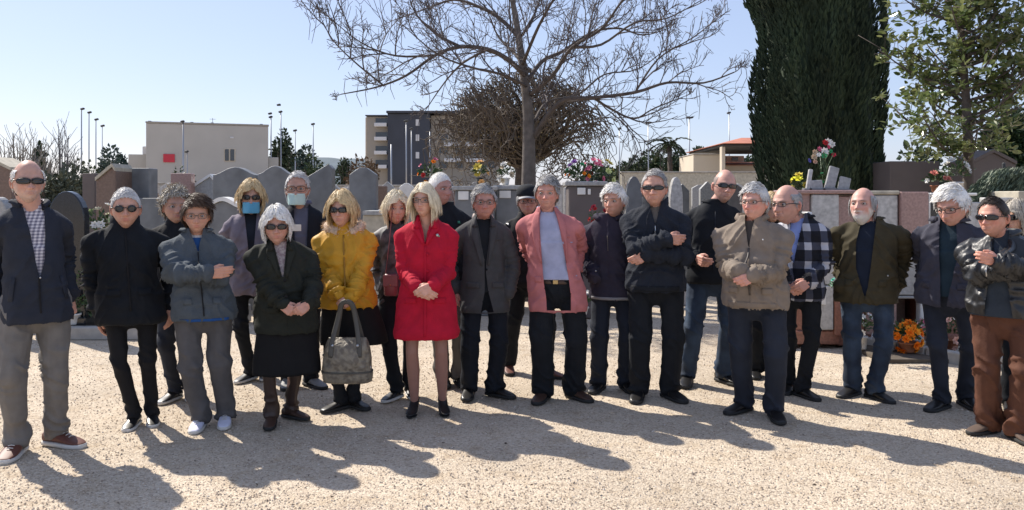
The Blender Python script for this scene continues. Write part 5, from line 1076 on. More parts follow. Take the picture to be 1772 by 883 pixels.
        if style in ('short', 'fluffy', 'reced', 'crop'): fl = unitrows(fl * .6 + np.array([.8 * (1 if s.seed % 2 else -1), .1, 0]) * (p[:, 2] > .17)[:, None])
        if style == 'curly': fl = unitrows(fl + rg.normal(size=fl.shape) * .9)
        part_side = np.where(p[:, 0] > .012 * (1 if s.seed % 2 else -1), 1, -1)
        if style in ('bob', 'long', 'bobshort'): fl = unitrows(fl * .5 + np.stack([part_side * .9, .0 * p[:, 0] + .15, 0 * p[:, 0]], 1) * (p[:, 2] > .15)[:, None] + [0, 0, -.1]); fl = np.where((p[:, 1:2] < -.06) & (np.abs(p[:, 0:1]) < .03), unitrows(np.stack([part_side * .9, -.15 + 0 * p[:, 0], -.45 + 0 * p[:, 0]], 1)), fl)
        Lr = Lk * (.65 + .5 * rg.random(cnt)); pts = [p]; dr = fl; ph = rg.random((cnt, 3)) * 6.28
        grav = {'bob': .42, 'long': .5, 'bobshort': .4, 'backlong': .45}.get(style, .05)
        offs = th * (.75 + .35 * rg.random(cnt)); 
        for k in range(steps):
            wob = np.sin(ph + k * (2.4 if style == 'curly' else 1.1)) * ({'curly': .75, 'fluffy': .22, 'bob': .08, 'bobshort': .11, 'long': .05}.get(style, .10)); dr = unitrows(dr + np.array([0, 0, -grav]) + wob); q = pts[-1] + dr * (Lr / steps)[:, None]
            c = np.array([0, .006, .117]); e = (q - c) / np.array([.075, .099, .120]); rr = np.linalg.norm(e, axis=1); below = q[:, 2] < .075; rad = 1 + offs / .09
            push = rr < rad; lat = e.copy(); lat[:, 2] *= np.where(below, 0, 1); lat = unitrows(lat)
            e2 = np.where(below[:, None], e, e / rr[:, None] * rad[:, None]); q2 = c + e2 * np.array([.075, .099, .120])
            # below the jaw hair hangs straight, kept outside a cylinder round the neck
            hor = np.sqrt((q[:, 0] / .064) ** 2 + ((q[:, 1] - .01) / .085) ** 2); hp = np.where(hor < 1.0, 1.0 / (hor + 1e-6), 1.0); qb = q.copy(); qb[:, 0] *= hp; qb[:, 1] = (q[:, 1] - .01) * hp + .01
            q = np.where(below[:, None], qb, np.where(push[:, None], q2, q))
            zl = {'bob': .165, 'long': .176, 'bobshort': .162}.get(style, .170); fz = (q[:, 2] < zl) & (q[:, 1] < -.030); xm = .050 + .012 * ss(zl, zl - .05, q[:, 2]); sgx = np.where(np.abs(q[:, 0]) < .006, part_side, np.sign(q[:, 0])); fx = fz & (np.abs(q[:, 0]) < xm); q[:, 0] = np.where(fx, sgx * (xm + .010 * rg.random(cnt)), q[:, 0]); q[:, 1] = np.where(fz & below, np.maximum(q[:, 1], -.062), q[:, 1])
            pts.append(q)
        pts = np.array(pts); w0 = {'crop': .0013, 'bald': .0014, 'reced': .0015, 'long': .0019, 'curly': .0032}.get(style, .0020); prof = np.array([.7, 1, 1, 1, .95, .8, .55, .15])
        tg = np.gradient(pts, axis=0); tg /= np.linalg.norm(tg, axis=2)[..., None] + 1e-9; nn = pts - np.array([0, .006, .117]); nn /= np.linalg.norm(nn, axis=2)[..., None]; bb = np.cross(tg, nn + rg.normal(size=(1, cnt, 3)) * .35); bb /= np.linalg.norm(bb, axis=2)[..., None] + 1e-9
        R = np.stack([pts + bb * (w0 * prof)[:, None, None], pts - bb * (w0 * prof)[:, None, None]], 2).transpose(1, 0, 2, 3); V = s.hw(R.reshape(-1, 3)); m1 = steps + 1; fb = grid_faces(m1, 2, False); mb.add(V, (fb[None] + (np.arange(cnt) * m1 * 2)[:, None, None]).reshape(-1, 4))
        return mb.build(name, m, s.root, True)
def unitrows(v): return v / (np.linalg.norm(v, axis=1)[:, None] + 1e-9)
def hd(wrist, E, dr=None, palm=(0, -.2, 1), thumb=(0, 1, 0), curl=.5, k=1., spread=1.):
    return dict(wrist=np.asarray(wrist), dr=np.asarray(dr if dr is not None else unit(np.asarray(wrist) - np.asarray(E))), palm=palm, thumb=thumb, curl=curl, k=k, spread=spread)
def side_hands(p, curl=.5, which=(0, 1)):
    out = []
    for i in which:
        S, E, Wr = p.arms[i]; sg = (-1, 1)[i]; out.append(hd(Wr, E, unit(Wr - E), palm=(-sg, .2, 0), thumb=(0, -1, 0), curl=curl))
    return out
def clasp(p, c1=.75, c2=.6):
    (S, E, A), (S2, E2, B) = p.arms; return [hd(A, E, unit(unit(A - E) * .35 + np.array([.75, -.1, -.35])), palm=(.0, 1, -.1), thumb=(.1, -.1, 1), curl=c1), hd(B, E2, unit(unit(B - E2) * .35 + np.array([-.75, -.15, -.35])), palm=(0, 1, -.1), thumb=(-.1, -.1, 1), curl=c2)]
# ---------------------------------------------------------------- fabrics
c_navy = fab('navy_cloth', (.022, .026, .038)); c_navy2 = fab('dark_navy_knit', (.016, .020, .030), bump=.3); c_black = fab('black_cloth', (.010, .012, .016)); c_black2 = fab('soft_black', (.013, .013, .015)); c_dkblue = fab('midnight_blue', (.009, .012, .019))
c_grey = fab('grey_trouser', (.135, .122, .112)); c_fleece = fab('grey_green_fleece', (.075, .09, .105), bump=.3); c_trgrey = fab('grey_tracksuit', (.10, .095, .095)); c_mauve = fab('mauve_grey_jacket', (.19, .165, .20)); c_olive = fab('dark_olive_wool', (.020, .022, .017)); c_must = fab('mustard_puffer', (.52, .27, .022), rough=.55, sheen=.05); c_red = fab('red_wool_coat', (.44, .008, .03), sheen=.25); c_suit = fab('charcoal_suit', (.055, .055, .058)); c_pink = fab('dusty_pink_blazer', (.46, .165, .165)); c_beige = fab('taupe_blouson', (.215, .175, .14)); c_bomber = fab('olive_brown_bomber', (.052, .043, .024)); c_jean = mat('blue_denim', (.018, .032, .060), .85, var=.35, vscale=5, bump=.15, bscale=120, col2=(.03, .052, .09)); c_jeand = mat('dark_denim', (.011, .016, .029), .85, var=.3, vscale=6, bump=.15, bscale=120); c_brown = fab('rust_brown_trouser', (.105, .045, .028)); c_leather = mat('black_leather_jacket', (.012, .013, .015), .44, var=.2, vscale=9, bump=.25, bscale=22, spec=.6); c_navybl = fab('navy_blouson', (.048, .048, .066)); c_shirtblue = fab('pale_blue_shirt', (.36, .38, .52), sheen=0); c_white = fab('white_shirt', (.62, .62, .62), sheen=0); c_tee = fab('navy_tshirt', (.012, .018, .034)); c_teal = fab('dark_teal_jumper', (.018, .035, .05)); c_fur = mat('cream_fur', (.62, .48, .36), .9, var=.3, vscale=40, sheen=.4); c_skirt = fab('black_skirt', (.009, .009, .010)); c_blue = fab('royal_blue_tshirt', (.02, .08, .25)); c_floral = mat('pale_floral_blouse', (.45, .40, .38), .8, col2=(.25, .18, .2), vscale=60)
c_check = plaid('checked_shirt', ((.66, .64, .66), (.36, .34, .40), (.15, .15, .20)), 52, 52, .5)
c_plaid = plaid('black_white_plaid_wool', ((.46, .47, .52), (.055, .06, .085), (.010, .011, .016)), 8, 7, .40)
tightc = (.20, .10, .08); boot = M_shoebrown
def pt_in(p, n): return p
def finish_collared(p, m, **k): return p.collar('collar', m, **k)
def lapels(p, m, top=1.41, bot=1.10, w0=.05, wm=.105, x1=.02, notch=True):
    for sg in (-1, 1):
        rows = [(top, sg * (w0 * .9), sg * (w0 + .035)), (top - .07, sg * w0, sg * (wm + .012)), ((top + bot) / 2 + .01, sg * (w0 * .75 + x1 * .25), sg * (wm * .8)), (bot, sg * x1, sg * (x1 + .012))]
        p.strip('lapel', m, [(z, min(a, b), max(a, b)) for z, a, b in rows], off=.015, nx=5, th=.014)
        if notch: p.strip('collar_flap', m, [(top + .025, *sorted((sg * (w0 * .75), sg * (w0 + .02)))), (top - .055, *sorted((sg * w0 * .95, sg * (wm - .01))))], off=.022, nx=4, th=.012)
def pockets(p, m, z=.95, x=.10, w=.05, slant=0.):
    for sg in (-1, 1): p.strip('pocket_flap', m, [(z, sg * x - w, sg * x + w), (z - .045, sg * x - w, sg * x + w)], off=.007, nx=5)
def zipper(p, m, z0, z1, x=0., w=.004, name='zip'): p.strip(name, m, [(z0, x - w, x + w), (z1, x - w, x + w)], off=.007, nx=1, nz=12, th=.008)

# 1 tall man at the left edge
p = Person('tall balding man in sunglasses, dark jacket over checked shirt and grey trousers', ((22, 800), (113, 777)), (54, 274, 352), hipx=62, chestx=54, sh=132, yaw=8, hyaw=8, fang=(-.1, .95), skin=(.50, .29, .22), belly=.012)
p.setarms(('t', -.20, .10, .86), ('t', .19, .12, .86), ((-.05, 1, 0), (.05, 1, 0))); p.build_body(side_hands(p, .8), beard=((.5, .45, .42), .3, .35), neckw=1.1); p.inner('shirt', c_check, hem=.9, top=1.45); p.build_top('jacket', c_navy, flare=1.1, hem=p.zz(562), open_=[(1.02, .005, .007), (1.12, -.010, .035), (1.25, -.022, .05), (1.42, -.045, .06)], amp=.0095)
p.collar('shirt_collar', c_check, 1.41, 1.465, .072, .066, 24, fold=.035, point=.7, zfront=.03); p.collar('collar', c_navy, 1.415, 1.465, .088, .086, 38, fold=.02, zfront=.03); zipper(p, c_black2, 1.02, .82); p.dot('zip_pull', M_silver, .006, 1.02, .006)
p.strip('pocket_welt', c_navy, [(p.zz(520), -.15, -.13), (p.zz(480), -.13, -.11)], off=.006); p.strip('pocket_welt', c_navy, [(p.zz(480), .11, .13), (p.zz(520), .13, .15)], off=.006); p.trousers(fab('light_grey_trouser', (.17, .158, .145)), (.094, .072, .054), amp=.009, crease=.5); p.shoes(M_shoered, M_solewhite, 1.08, laces=True); p.hair(H_white, 'bald'); p.glasses(w=.031, h=.014, wrap=.4)
# 2 woman in black with cropped hair
p = Person('woman with cropped grey hair, round dark glasses and black high collared coat', ((227, 748), (264, 741)), (222, 323, 396), hipx=226, chestx=218, sh=143, fang=(-.15, .2), sex='f', skin=(.52, .29, .21))
p.setarms(('px', 172, 548, .05), ('t', .26, .0, .83)); p.build_body(side_hands(p, .4)); p.build_top('coat', c_black, hem=p.zz(562), flare=1.0, extra=.008, sleeve=(.067, .062, .050), amp=.0095); p.collar('collar', c_black, 1.385, 1.50, .092, .096, 4, th=.012); pockets(p, c_black, p.zz(500), .10, .045); p.trousers(c_black2, (.076, .053, .042), amp=.005); p.shoes(M_shoeblack, M_solewhite, .92); p.hair(H_silver, 'crop', thick=.006, n=1500); p.glasses(round_=True, w=.022, h=.019)
zipper(p, c_black2, 1.38, .84, w=.006, name='placket')
# 3 curly haired person between
p = Person('person with curly grey hair and dark jacket half hidden behind the grey fleece woman', ((292, 700), (330, 696)), (306, 324, 388), hipx=318, chestx=312, sh=118, hyaw=10, sex='f', fang=(-.5, .2), skin=(.42, .24, .18))
p.setarms(('t', -.22, 0, .82), ('t', .22, 0, .82)); p.build_body(()); p.build_top('jacket', c_black2, hem=.78, extra=.008); p.collar('collar', c_black2, 1.405, 1.465, .08, .08, 20); p.trousers(c_jeand, (.078, .058, .052)); p.shoes(M_shoeblack, M_solewhite, .95); p.hair(H_ash, 'curly')
# 4 woman with crossed arms in grey fleece
p = Person('short haired woman with arms crossed in a grey green zip fleece', ((342, 751), (389, 744)), (344, 337, 404), hipx=352, chestx=342, sh=126, fang=(-.1, .05), sex='f', skin=(.50, .28, .20), hpitch=4)
p.setarms(('px', 362, 474, .24), ('px', 322, 468, .17), ((-.8, -.2, -.6), (.8, -.2, -.6))); (S, E, A), (S2, E2, B) = p.arms
p.build_body([hd(A, E, (1, .25, .1), palm=(0, 1, 0), thumb=(0, 0, 1), curl=.3), hd(B, E2, (-1, .0, .05), palm=(0, 1, 0), thumb=(0, 0, 1), curl=.4)]); p.build_top('fleece', c_fleece, hem=p.zz(556), flare=1.03, extra=.006, sleeve=(.072, .064, .052), amp=.011, open_=[(1.30, -.003, .003), (1.36, -.018, .018), (1.44, -.045, .045)])
p.inner('tshirt', c_blue, hem=1.1, top=1.41); h_ = p.zz(556); p.strip('hem_band', c_blue, [(h_ + .02, -.165, .165), (h_ + .002, -.165, .165)], off=.004, nx=12); p.collar('undershirt', c_white, 1.37, 1.435, .078, .062, 0, yc=-.005); p.collar('collar', c_fleece, 1.40, 1.46, .09, .098, 42, fold=.02); zipper(p, c_black2, 1.29, .84)
pockets(p, c_fleece, p.zz(515), .10, .03); p.trousers(c_trgrey, (.092, .076, .066), amp=.008, crease=.4); p.shoes(M_sneaker, M_solewhite, 1.0, laces=True); p.hair(H_brown, 'short', L=.05, thick=.018); p.glasses(False, w=.024, h=.016, frame=M_wire)
# 5 woman with blue mask
p = Person('blonde woman in a bright blue face mask and mauve grey jacket', ((423, 664), (458, 660)), (437, 311, 371), hipx=435, chestx=434, sh=96, fang=(-.6, .1), sex='f', skin=(.48, .28, .2))
p.setarms(('t', -.17, -.12, 1.02), ('t', .18, -.05, .95)); p.build_body(()); p.build_top('jacket', c_mauve, hem=p.zz(511), extra=.004, open_=[(1.1, -.02, .02), (1.42, -.05, .05)], amp=.011); p.inner('jumper', c_navy, hem=.95); p.collar('collar', c_mauve, 1.41, 1.46, .085, .09, 40, fold=.025); p.trousers(c_black, (.078, .058, .05)); p.shoes(M_shoeblack, M_solewhite, .92); p.hair(H_blond, 'bobshort', thick=.018); p.mask(mat('blue_mask', (.10, .38, .62), .7)); p.glasses(w=.025, h=.014)
# 7 man with pale mask
p = Person('man in a pale surgical mask and dark blue open coat behind the old woman', ((497, 676), (547, 674)), (517, 295, 357), hipx=520, chestx=520, sh=92, hyaw=-5, fang=(0, .7), skin=(.42, .24, .18))
p.setarms(('t', -.22, 0, .83), ('t', .22, 0, .83)); p.build_body(()); p.inner('shirt', fab('slate_shirt', (.10, .11, .16)), hem=.9, top=1.45); p.build_top('coat', c_dkblue, hem=.80, open_=[(.7, -.03, .03), (1.42, -.05, .06)]); p.collar('shirt_collar', MATS['slate_shirt'], 1.41, 1.47, .075, .068, 25, fold=.03); p.trousers(c_black, (.085, .064, .055)); p.shoes(M_shoegrey, M_soledark, 1.); p.hair(H_silver, 'reced'); p.mask(mat('pale_mask', (.45, .62, .62), .7)); p.glasses(False, frame=M_frame)
# 6 white haired old woman
p = Person('small white haired old woman in glasses, dark jacket and long black skirt', ((468, 745), (514, 728)), (481, 356, 424), hipx=494, chestx=486, sh=128, fang=(0, .95), sex='f', skin=(.50, .28, .21), belly=.02)
p.setarms(('px', 488, 528, .24), ('px', 536, 526, .25)); p.build_body(clasp(p, .8, .8)); p.inner('blouse', c_floral, hem=1.0, top=1.44); p.build_top('jacket', c_olive, hem=p.zz(578), flare=1.05, extra=.008, open_=[(1.16, -.004, .004), (1.42, -.05, .05)], amp=.011, sleeve=(.066, .062, .052)); lapels(p, c_olive, bot=1.15); pockets(p, c_olive, .93, .095)
p.skirt(c_skirt, hem=.40, a1=.205, b1=.20); p.shoes(boot, M_soledark, .98, boot=.3); p.hair(H_white, 'bobshort', thick=.020, L=.06); p.glasses(w=.026, h=.015, z=.118); p.trousers(mat('brown_boots_shaft', (.045, .026, .02), .5), (.05, .048, .045), name='boot_shaft', hw=.8)
for z in (1.13, 1.02, .92): p.dot('button', c_black2, .012, z, .010)
p.dot('brooch', M_silver, -.085, 1.30, .010)
# 8 woman in mustard puffer
p = Person('blonde woman in sunglasses and mustard yellow puffer jacket with cream fur collar', ((578, 714), (621, 711)), (594, 330, 394), hipx=600, chestx=596, sh=116, hyaw=-14, yaw=-3, fang=(-.9, .8), sex='f', skin=(.52, .30, .22))
p.setarms(('px', 588, 512, .24), ('px', 610, 514, .26)); p.build_body(clasp(p, .95, .95)); p.build_top('puffer_jacket', c_must, hem=p.zz(534), flare=1.04, extra=.010, sleeve=(.068, .063, .050), quilt=0, amp=.012); pockets(p, c_must, p.zz(498), .105, .035); p.skirt(c_skirt, hem=.52, a0=.16, a1=.22, b1=.17, name='long_tunic', xc=.05); p.trousers(c_black, (.07, .05, .042)); p.shoes(M_shoeblack, M_soledark, .95, boot=.15); p.hair(H_blond, 'bobshort', thick=.02, L=.10); p.glasses(w=.03, h=.015); zipper(p, mat('mustard_zip', (.3, .15, .01), .6), 1.36, .87, w=.006)
# fur collar: ring of tufts
fm = MB(); rg = p.rg
for k in range(2400):
    a = rg.random() * 6.283; a = -1.57 + .35 + (a / 6.283) * (6.283 - .7); fr = max(0, -math.sin(a)); c = np.array([math.cos(a) * .125, .01 + math.sin(a) * .098, 1.425 - .045 * fr]); u = unit(rg.normal(size=3)); r = .034 * rg.random() ** .3; q = p.T(c + u * r); L_ = .022 + .014 * rg.random(); e = unit(u + rg.normal(size=3) * .3); t = unit(np.cross(e, rg.normal(size=3))) * .003; fm.add([q - t, q + t, q + e * L_], [[0, 1, 2]])
n = 30; t = np.linspace(-1.57 + .35, 4.71 - .35, n); fm.add(*tube(p.T(np.stack([np.cos(t) * .125, .01 + np.sin(t) * .098, 1.425 - .045 * np.clip(-np.sin(t), 0, 1)], 1)), .034 * p.s, 12))
fm.build('fur_collar', c_fur, p.root, True)
p.collar('hood', c_must, 1.40, 1.46, .088, .085, 20, th=.012, zfront=.04)
P8 = p
# 9 blonde woman in patterned dark jacket
p = Person('light blonde woman in a dark patterned jacket behind the red coat', ((677, 697), (712, 692)), (686, 331, 388), hipx=690, chestx=688, sh=96, hyaw=8, sex='f', fang=(-.6, .2), skin=(.54, .32, .24))
p.setarms(('px', 668, 520, .05), ('t', .2, 0, .82)); p.build_body(()); p.build_top('jacket', mat('dark_patterned_cloth', (.012, .014, .018), .6, col2=(.10, .09, .10), vscale=16), hem=.86, amp=.0095); p.collar('collar', c_black, 1.42, 1.47, .08, .08, 20); p.trousers(c_black, (.076, .06, .052)); p.shoes(M_shoeblack, M_solewhite, .92); p.hair(H_paleblond, 'bobshort', thick=.02, L=.09)
P9 = p
# 10 woman in red coat
p = Person('woman with straight blonde hair in a red wool coat with bare legs', ((714, 724), (768, 722)), (736, 315, 376), hipx=738, chestx=738, sh=116, hyaw=-16, yaw=-4, fang=(-.15, .15), sex='f', skin=(.55, .32, .24))
p.setarms(('px', 722, 498, .24), ('px', 748, 496, .25)); p.build_body(clasp(p, .5, .75), legs_visible=True, tights=(.34, .18, .14)); p.build_top('coat', c_red, hem=p.zz(588), flare=1.2, extra=.004, waist=.97, sleeve=(.063, .058, .050), amp=.005, open_=[(1.26, -.002, .002), (1.34, -.014, .014), (1.44, -.045, .045)], vox=.010)
lapels(p, c_red, top=1.42, bot=1.25, w0=.045, wm=.095, x1=.004); p.strip('coat_front_edge', c_red, [(1.24, -.006, .010), (.60, -.006, .012)], off=.006, nx=2, nz=14); p.shoes(M_shoeblack, M_soledark, .9, heel=.045, toe=.8); p.hair(H_paleblond, 'long', L=.145, thick=.011); p.glasses(False, w=.026, h=.016, frame=M_wire)
for z in (1.18, 1.06): p.dot('button', c_red, .018, z, .011)
p.strip('pocket_flap', c_red, [(.87, -.15, -.06), (.83, -.15, -.06)], off=.006); p.strip('pocket_flap', c_red, [(.87, .06, .15), (.83, .06, .15)], off=.006)
b = p.dot('brooch', M_silver, .085, 1.315, .012); part('brooch_stone', mat('brooch_green', (.1, .3, .2), .2), b, ball(np.array(p.T((.1, -.155, 1.31))), .006, 8, 6))
for sg, i in ((-1, 0), (1, 1)):
    S, E, A = p.arms[i]; d = A - E; part('cuff', c_black, p.root, tube([E + d * .935, E + d * .975], [.040 * p.s, .038 * p.s], 14), smooth=True)
# 11 man looking right
p = Person('white haired man in a black jacket turned right, partly hidden behind the red coat', ((768, 672), (799, 672)), (760, 297, 356), hipx=772, chestx=768, sh=104, hyaw=38, fang=(.2, .3), skin=(.40, .22, .18), yaw=15)
p.setarms(('t', -.22, 0, .83), ('t', .22, 0, .83)); p.build_body(()); p.build_top('jacket', c_black, hem=.83, extra=.006); p.collar('collar', c_black, 1.405, 1.465, .085, .085, 25); p.trousers(c_grey, (.085, .066, .057)); p.shoes(M_shoeblack); p.hair(H_white, 'crop'); p.strip('badge', mat('green_badge', (.02, .2, .12), .4), [(1.31, .08, .10), (1.29, .08, .10)], off=.006)
# 12 grey suit
p = Person('grey haired man in a charcoal suit jacket with one hand in his pocket', ((810, 694), (868, 690)), (838, 318, 380), hipx=838, chestx=836, sh=104, yaw=4, hyaw=4, fang=(-.1, .95), skin=(.44, .23, .18))
p.setarms(('t', -.225, .04, .83), ('px', 880, 512, .08), ((-.5, .5, -.3), (.9, .4, 0))); p.build_body(side_hands(p, .6, (0,)) , cheeks=1.); p.inner('jumper', c_black, hem=.85, top=1.44, shrink=.012); p.build_top('suit_jacket', c_suit, hem=p.zz(543), flare=1.06, open_=[(.70, -.04, .06), (.86, -.008, .02), (1.02, -.004, .004), (1.1, -.004, .012), (1.25, -.028, .036), (1.42, -.052, .052)], amp=.005)
p.collar('shirt_collar', mat('cream_shirt', (.5, .42, .38), .8), 1.405, 1.465, .070, .064, 30, fold=.035, point=.9, zfront=.04); lapels(p, c_suit, top=1.415, bot=1.06); pockets(p, c_suit, .93, .10); p.trousers(c_dkblue, (.088, .074, .068), crease=.5); p.shoes(M_shoeblack, M_soledark, 1.02); p.hair(H_grey, 'short', L=.03); p.dot('button', c_black, .01, 1.03, .009); p.glasses(False, w=.024, h=.014, frame=M_wire)
p.strip('breast_pocket', c_suit, [(1.27, .075, .13), (1.255, .075, .13)], off=.006)
# 13 man in a cap
p = Person('man in a dark cap with pale peak peeking out left of the pink blazer', ((881, 650), (957, 656)), (913, 320, 374), hipx=918, chestx=914, sh=98, hyaw=0, fang=(.1, 1.0), skin=(.42, .23, .18))
p.setarms(('t', -.23, .02, .83), ('t', .22, 0, .83)); p.build_body(side_hands(p)); p.build_top('jacket', c_black2, hem=.8, extra=.008); p.strip('shoulder_trim', mat('silver_trim', (.3, .3, .32), .4), [(1.36, -.20, -.17), (1.1, -.19, -.175)], off=.006); p.collar('collar', c_black2, 1.405, 1.465, .085, .085, 20); p.trousers(c_black, (.085, .066, .058)); p.shoes(M_shoered); p.hair(H_grey, 'short'); p.glasses(False)
cp = MB(); n = 24; t = np.arange(n) / n * 6.283; R = [np.stack([r * .088 * np.cos(t), r * .108 * np.sin(t) + .006, np.full(n, z)], 1) for r, z in ((1.0, .158), (1.04, .175), (1.0, .205), (.82, .232), (.5, .248), (.1, .254))]; cp.add(*loft([p.hw(r) for r in R])); cap_ = cp.build('cap', c_black, p.root, True)
bm = MB(); R = [np.stack([np.linspace(-.07, .07, 13), -.075 - d_ * (1 - (np.linspace(-1, 1, 13)) ** 2 * .7) ** .5, .160 - dz - .012 * np.linspace(-1, 1, 13) ** 2], 1) for d_, dz in ((0.02, 0), (.05, .004), (.085, .014))]; V = p.hw(np.concatenate(R + [r - [0, 0, .005] for r in R])); g_ = grid_faces(3, 13, False); bm.add(V, g_, g_[:, ::-1] + 39, np.array([[26 + j, 27 + j, 66 + j, 65 + j] for j in range(12)])); bm.build('peak', mat('pale_cap_peak', (.25, .25, .26), .6), cap_, True)
# 14 pink blazer
p = Person('grey haired man in an open dusty pink blazer and pale blue shirt', ((936, 700), (1004, 696)), (947, 303, 364), hipx=962, chestx=950, sh=122, hyaw=-6, yaw=-2, fang=(-.35, .7), skin=(.52, .27, .21), lean=.03)
p.setarms(('t', -.13, .15, .92), ('t', .13, .15, .92), ((-.1, 1, 0), (.1, 1, 0))); p.build_body(side_hands(p), brow=(.2, .16, .13), cheeks=1.); p.inner('shirt', c_shirtblue, hem=p.zz(484), shrink=.006, top=1.45, amp=.0035)
p.build_top('blazer', c_pink, hem=p.zz(540), flare=1.0, extra=.002, open_=[(.70, -.07, .105), (.9, -.082, .105), (1.1, -.075, .095), (1.28, -.068, .082), (1.38, -.060, .068), (1.43, -.05, .055)], amp=.009, sleeve=(.070, .062, .05))
p.collar('shirt_collar', c_shirtblue, 1.405, 1.465, .072, .066, 30, fold=.04, point=1.2, zfront=.04)
for sg, w0 in ((-1, .07), (1, .085)): p.strip('lapel', c_pink, [(z, *sorted((sg * a, sg * b))) for z, a, b in ((1.42, .055, .085), (1.35, .066, .130), (1.22, .076, .128), (1.05, w0, w0 + .02))], off=.018, nx=5, th=.016)
p.strip('pocket_flap', c_pink, [(p.zz(478), -.15, -.095), (p.zz(488), -.15, -.095)], off=.007); p.strip('breast_pocket', c_pink, [(1.25, .10, .15), (1.235, .10, .15)], off=.006); p.trousers(c_black, (.096, .084, .080), amp=.006, crease=.6, hw=1.04); p.shoes(M_shoebrown, M_soledark, 1.02); p.hair(H_grey, 'short', L=.035, thick=.013)
zb_ = p.zz(484); bl = MB(); bl.add(*loft([p.ring(z, a * p.w, b, n=48, yc=-.006) for z, a, b in ((zb_ - .035, .150, .120), (zb_ - .03, .154, .124), (zb_ - .004, .154, .124), (zb_, .150, .118))])); belt = bl.build('belt', mat('brown_belt', (.06, .03, .02), .45), p.root, True)
bx = p.T(np.array([[-.02, -.132, zb_ - .034], [.025, -.132, zb_ - .001]])); part('buckle', M_gold, belt, cbox(bx[0][0], bx[1][0], bx[0][1] - .006, bx[0][1] + .008, bx[0][2], bx[1][2], .003))
# 15 woman in navy fleece
p = Person('white haired person looking left in a dark navy fleece with pale hem band', ((1032, 682), (1088, 682)), (1064, 318, 376), hipx=1060, chestx=1054, sh=98, hyaw=-24, yaw=-8, fang=(-.4, .3), skin=(.50, .28, .21))
p.setarms(('px', 1030, 478, .14), ('t', .2, -.1, .98), ((-.5, .8, -.2), (.5, .8, -.2))); p.build_body(()); p.build_top('fleece', fab('plum_navy_fleece', (.032, .028, .045)), hem=p.zz(520), extra=.006, amp=.011, sleeve=(.072, .064, .054)); p.collar('collar', MATS['plum_navy_fleece'], 1.40, 1.46, .088, .09, 35, fold=.03, flare=.01, zfront=.03); p.collar('neck_scarf', c_grey, 1.40, 1.46, .075, .066, 0); p.strip('hem_band', mat('pale_hem', (.22, .22, .24), .8), [(p.zz(514), -.165, .165), (p.zz(519), -.165, .165)], off=.006, nx=12)
p.trousers(c_jeand, (.086, .072, .066), crease=.4); p.shoes(M_shoeblack); p.hair(H_white, 'fluffy', thick=.014, L=.04); zipper(p, c_grey, 1.28, 1.16, w=.003); p.dot('logo', M_silver, -.1, 1.0, .008)
# 17 bald man in black jacket
p = Person('bald man in wraparound sunglasses and black zip jacket behind the taupe jacket', ((1188, 672), (1262, 668)), (1248, 291, 352), hipx=1232, chestx=1236, sh=110, hyaw=14, htilt=6, yaw=4, fang=(-.2, .6), skin=(.50, .28, .22))
p.setarms(('px', 1206, 448, .16), ('t', .18, -.05, 1.0), ((-.5, .8, -.2), (.5, .8, -.2))); p.build_body(side_hands(p, .6, (0,)), beard=((.25, .22, .2), .1, .3)); p.build_top('jacket', c_black, hem=p.zz(492), extra=.004); p.collar('collar', c_black, 1.395, 1.455, .086, .082, 22, fold=.02); zipper(p, c_jeand, 1.36, .9, w=.003); p.trousers(c_jean, (.088, .072, .064)); p.shoes(M_shoeblack, M_soledark, 1.03); p.hair(hairmat('stubble', (.25, .2, .18)), 'bald', thick=.001, n=10, L=.005); p.glasses(w=.031, h=.014, wrap=.45)
# 16 navy jumper arms crossed
p = Person('balding man in narrow sunglasses and thick dark navy jumper with arms crossed', ((1103, 698), (1168, 697)), (1131, 291, 358), hipx=1134, chestx=1134, sh=122, hyaw=-4, fang=(-.2, .55), skin=(.50, .28, .21))
p.setarms(('px', 1154, 414, .25), ('px', 1122, 438, .20), ((-.8, -.1, -.7), (.8, -.1, -.7))); (S, E, A), (S2, E2, B) = p.arms
p.build_body([hd(A, E, (1, .1, -.05), palm=(0, 1, 0), thumb=(0, 0, 1), curl=.45), hd(B, E2, (-.8, -.1, -.45), palm=(0, 1, 0), thumb=(0, -.2, 1), curl=.5)]); p.build_top('jumper', c_navy2, hem=p.zz(505), extra=.006, sleeve=(.070, .063, .053), amp=.0115, open_=[(1.30, -.003, .003), (1.44, -.04, .04)]); p.inner('undershirt', c_grey, hem=1.15, top=1.42); p.collar('collar', c_navy2, 1.40, 1.49, .092, .095, 30, zfront=.03, th=.009); p.strip('hem_rib', c_black, [(p.zz(494), -.17, .17), (p.zz(504), -.17, .17)], off=.005, nx=12)
p.trousers(c_black, (.092, .078, .072), crease=.5); p.shoes(M_shoeblack, M_soledark, 1.03); p.hair(H_dark if False else H_grey, 'reced', thick=.006); p.glasses(w=.031, h=.012, wrap=.4); zipper(p, M_silver, 1.30, 1.22, w=.003)
# 24 mostly hidden person
p = Person('mostly hidden blond person between the taupe jacket man and the plaid jacket man', ((1308, 657), (1340, 657)), (1334, 334, 386), hipx=1326, chestx=1330, sh=84, sex='f', hyaw=10, fang=(-.1, .2))
p.setarms(('t', -.2, 0, .82), ('t', .2, 0, .82)); p.build_body(()); p.build_top('jacket', c_black2, hem=.85, vox=.014); p.trousers(c_black, vox=.014); p.shoes(M_shoeblack); p.hair(H_blond, 'bobshort')
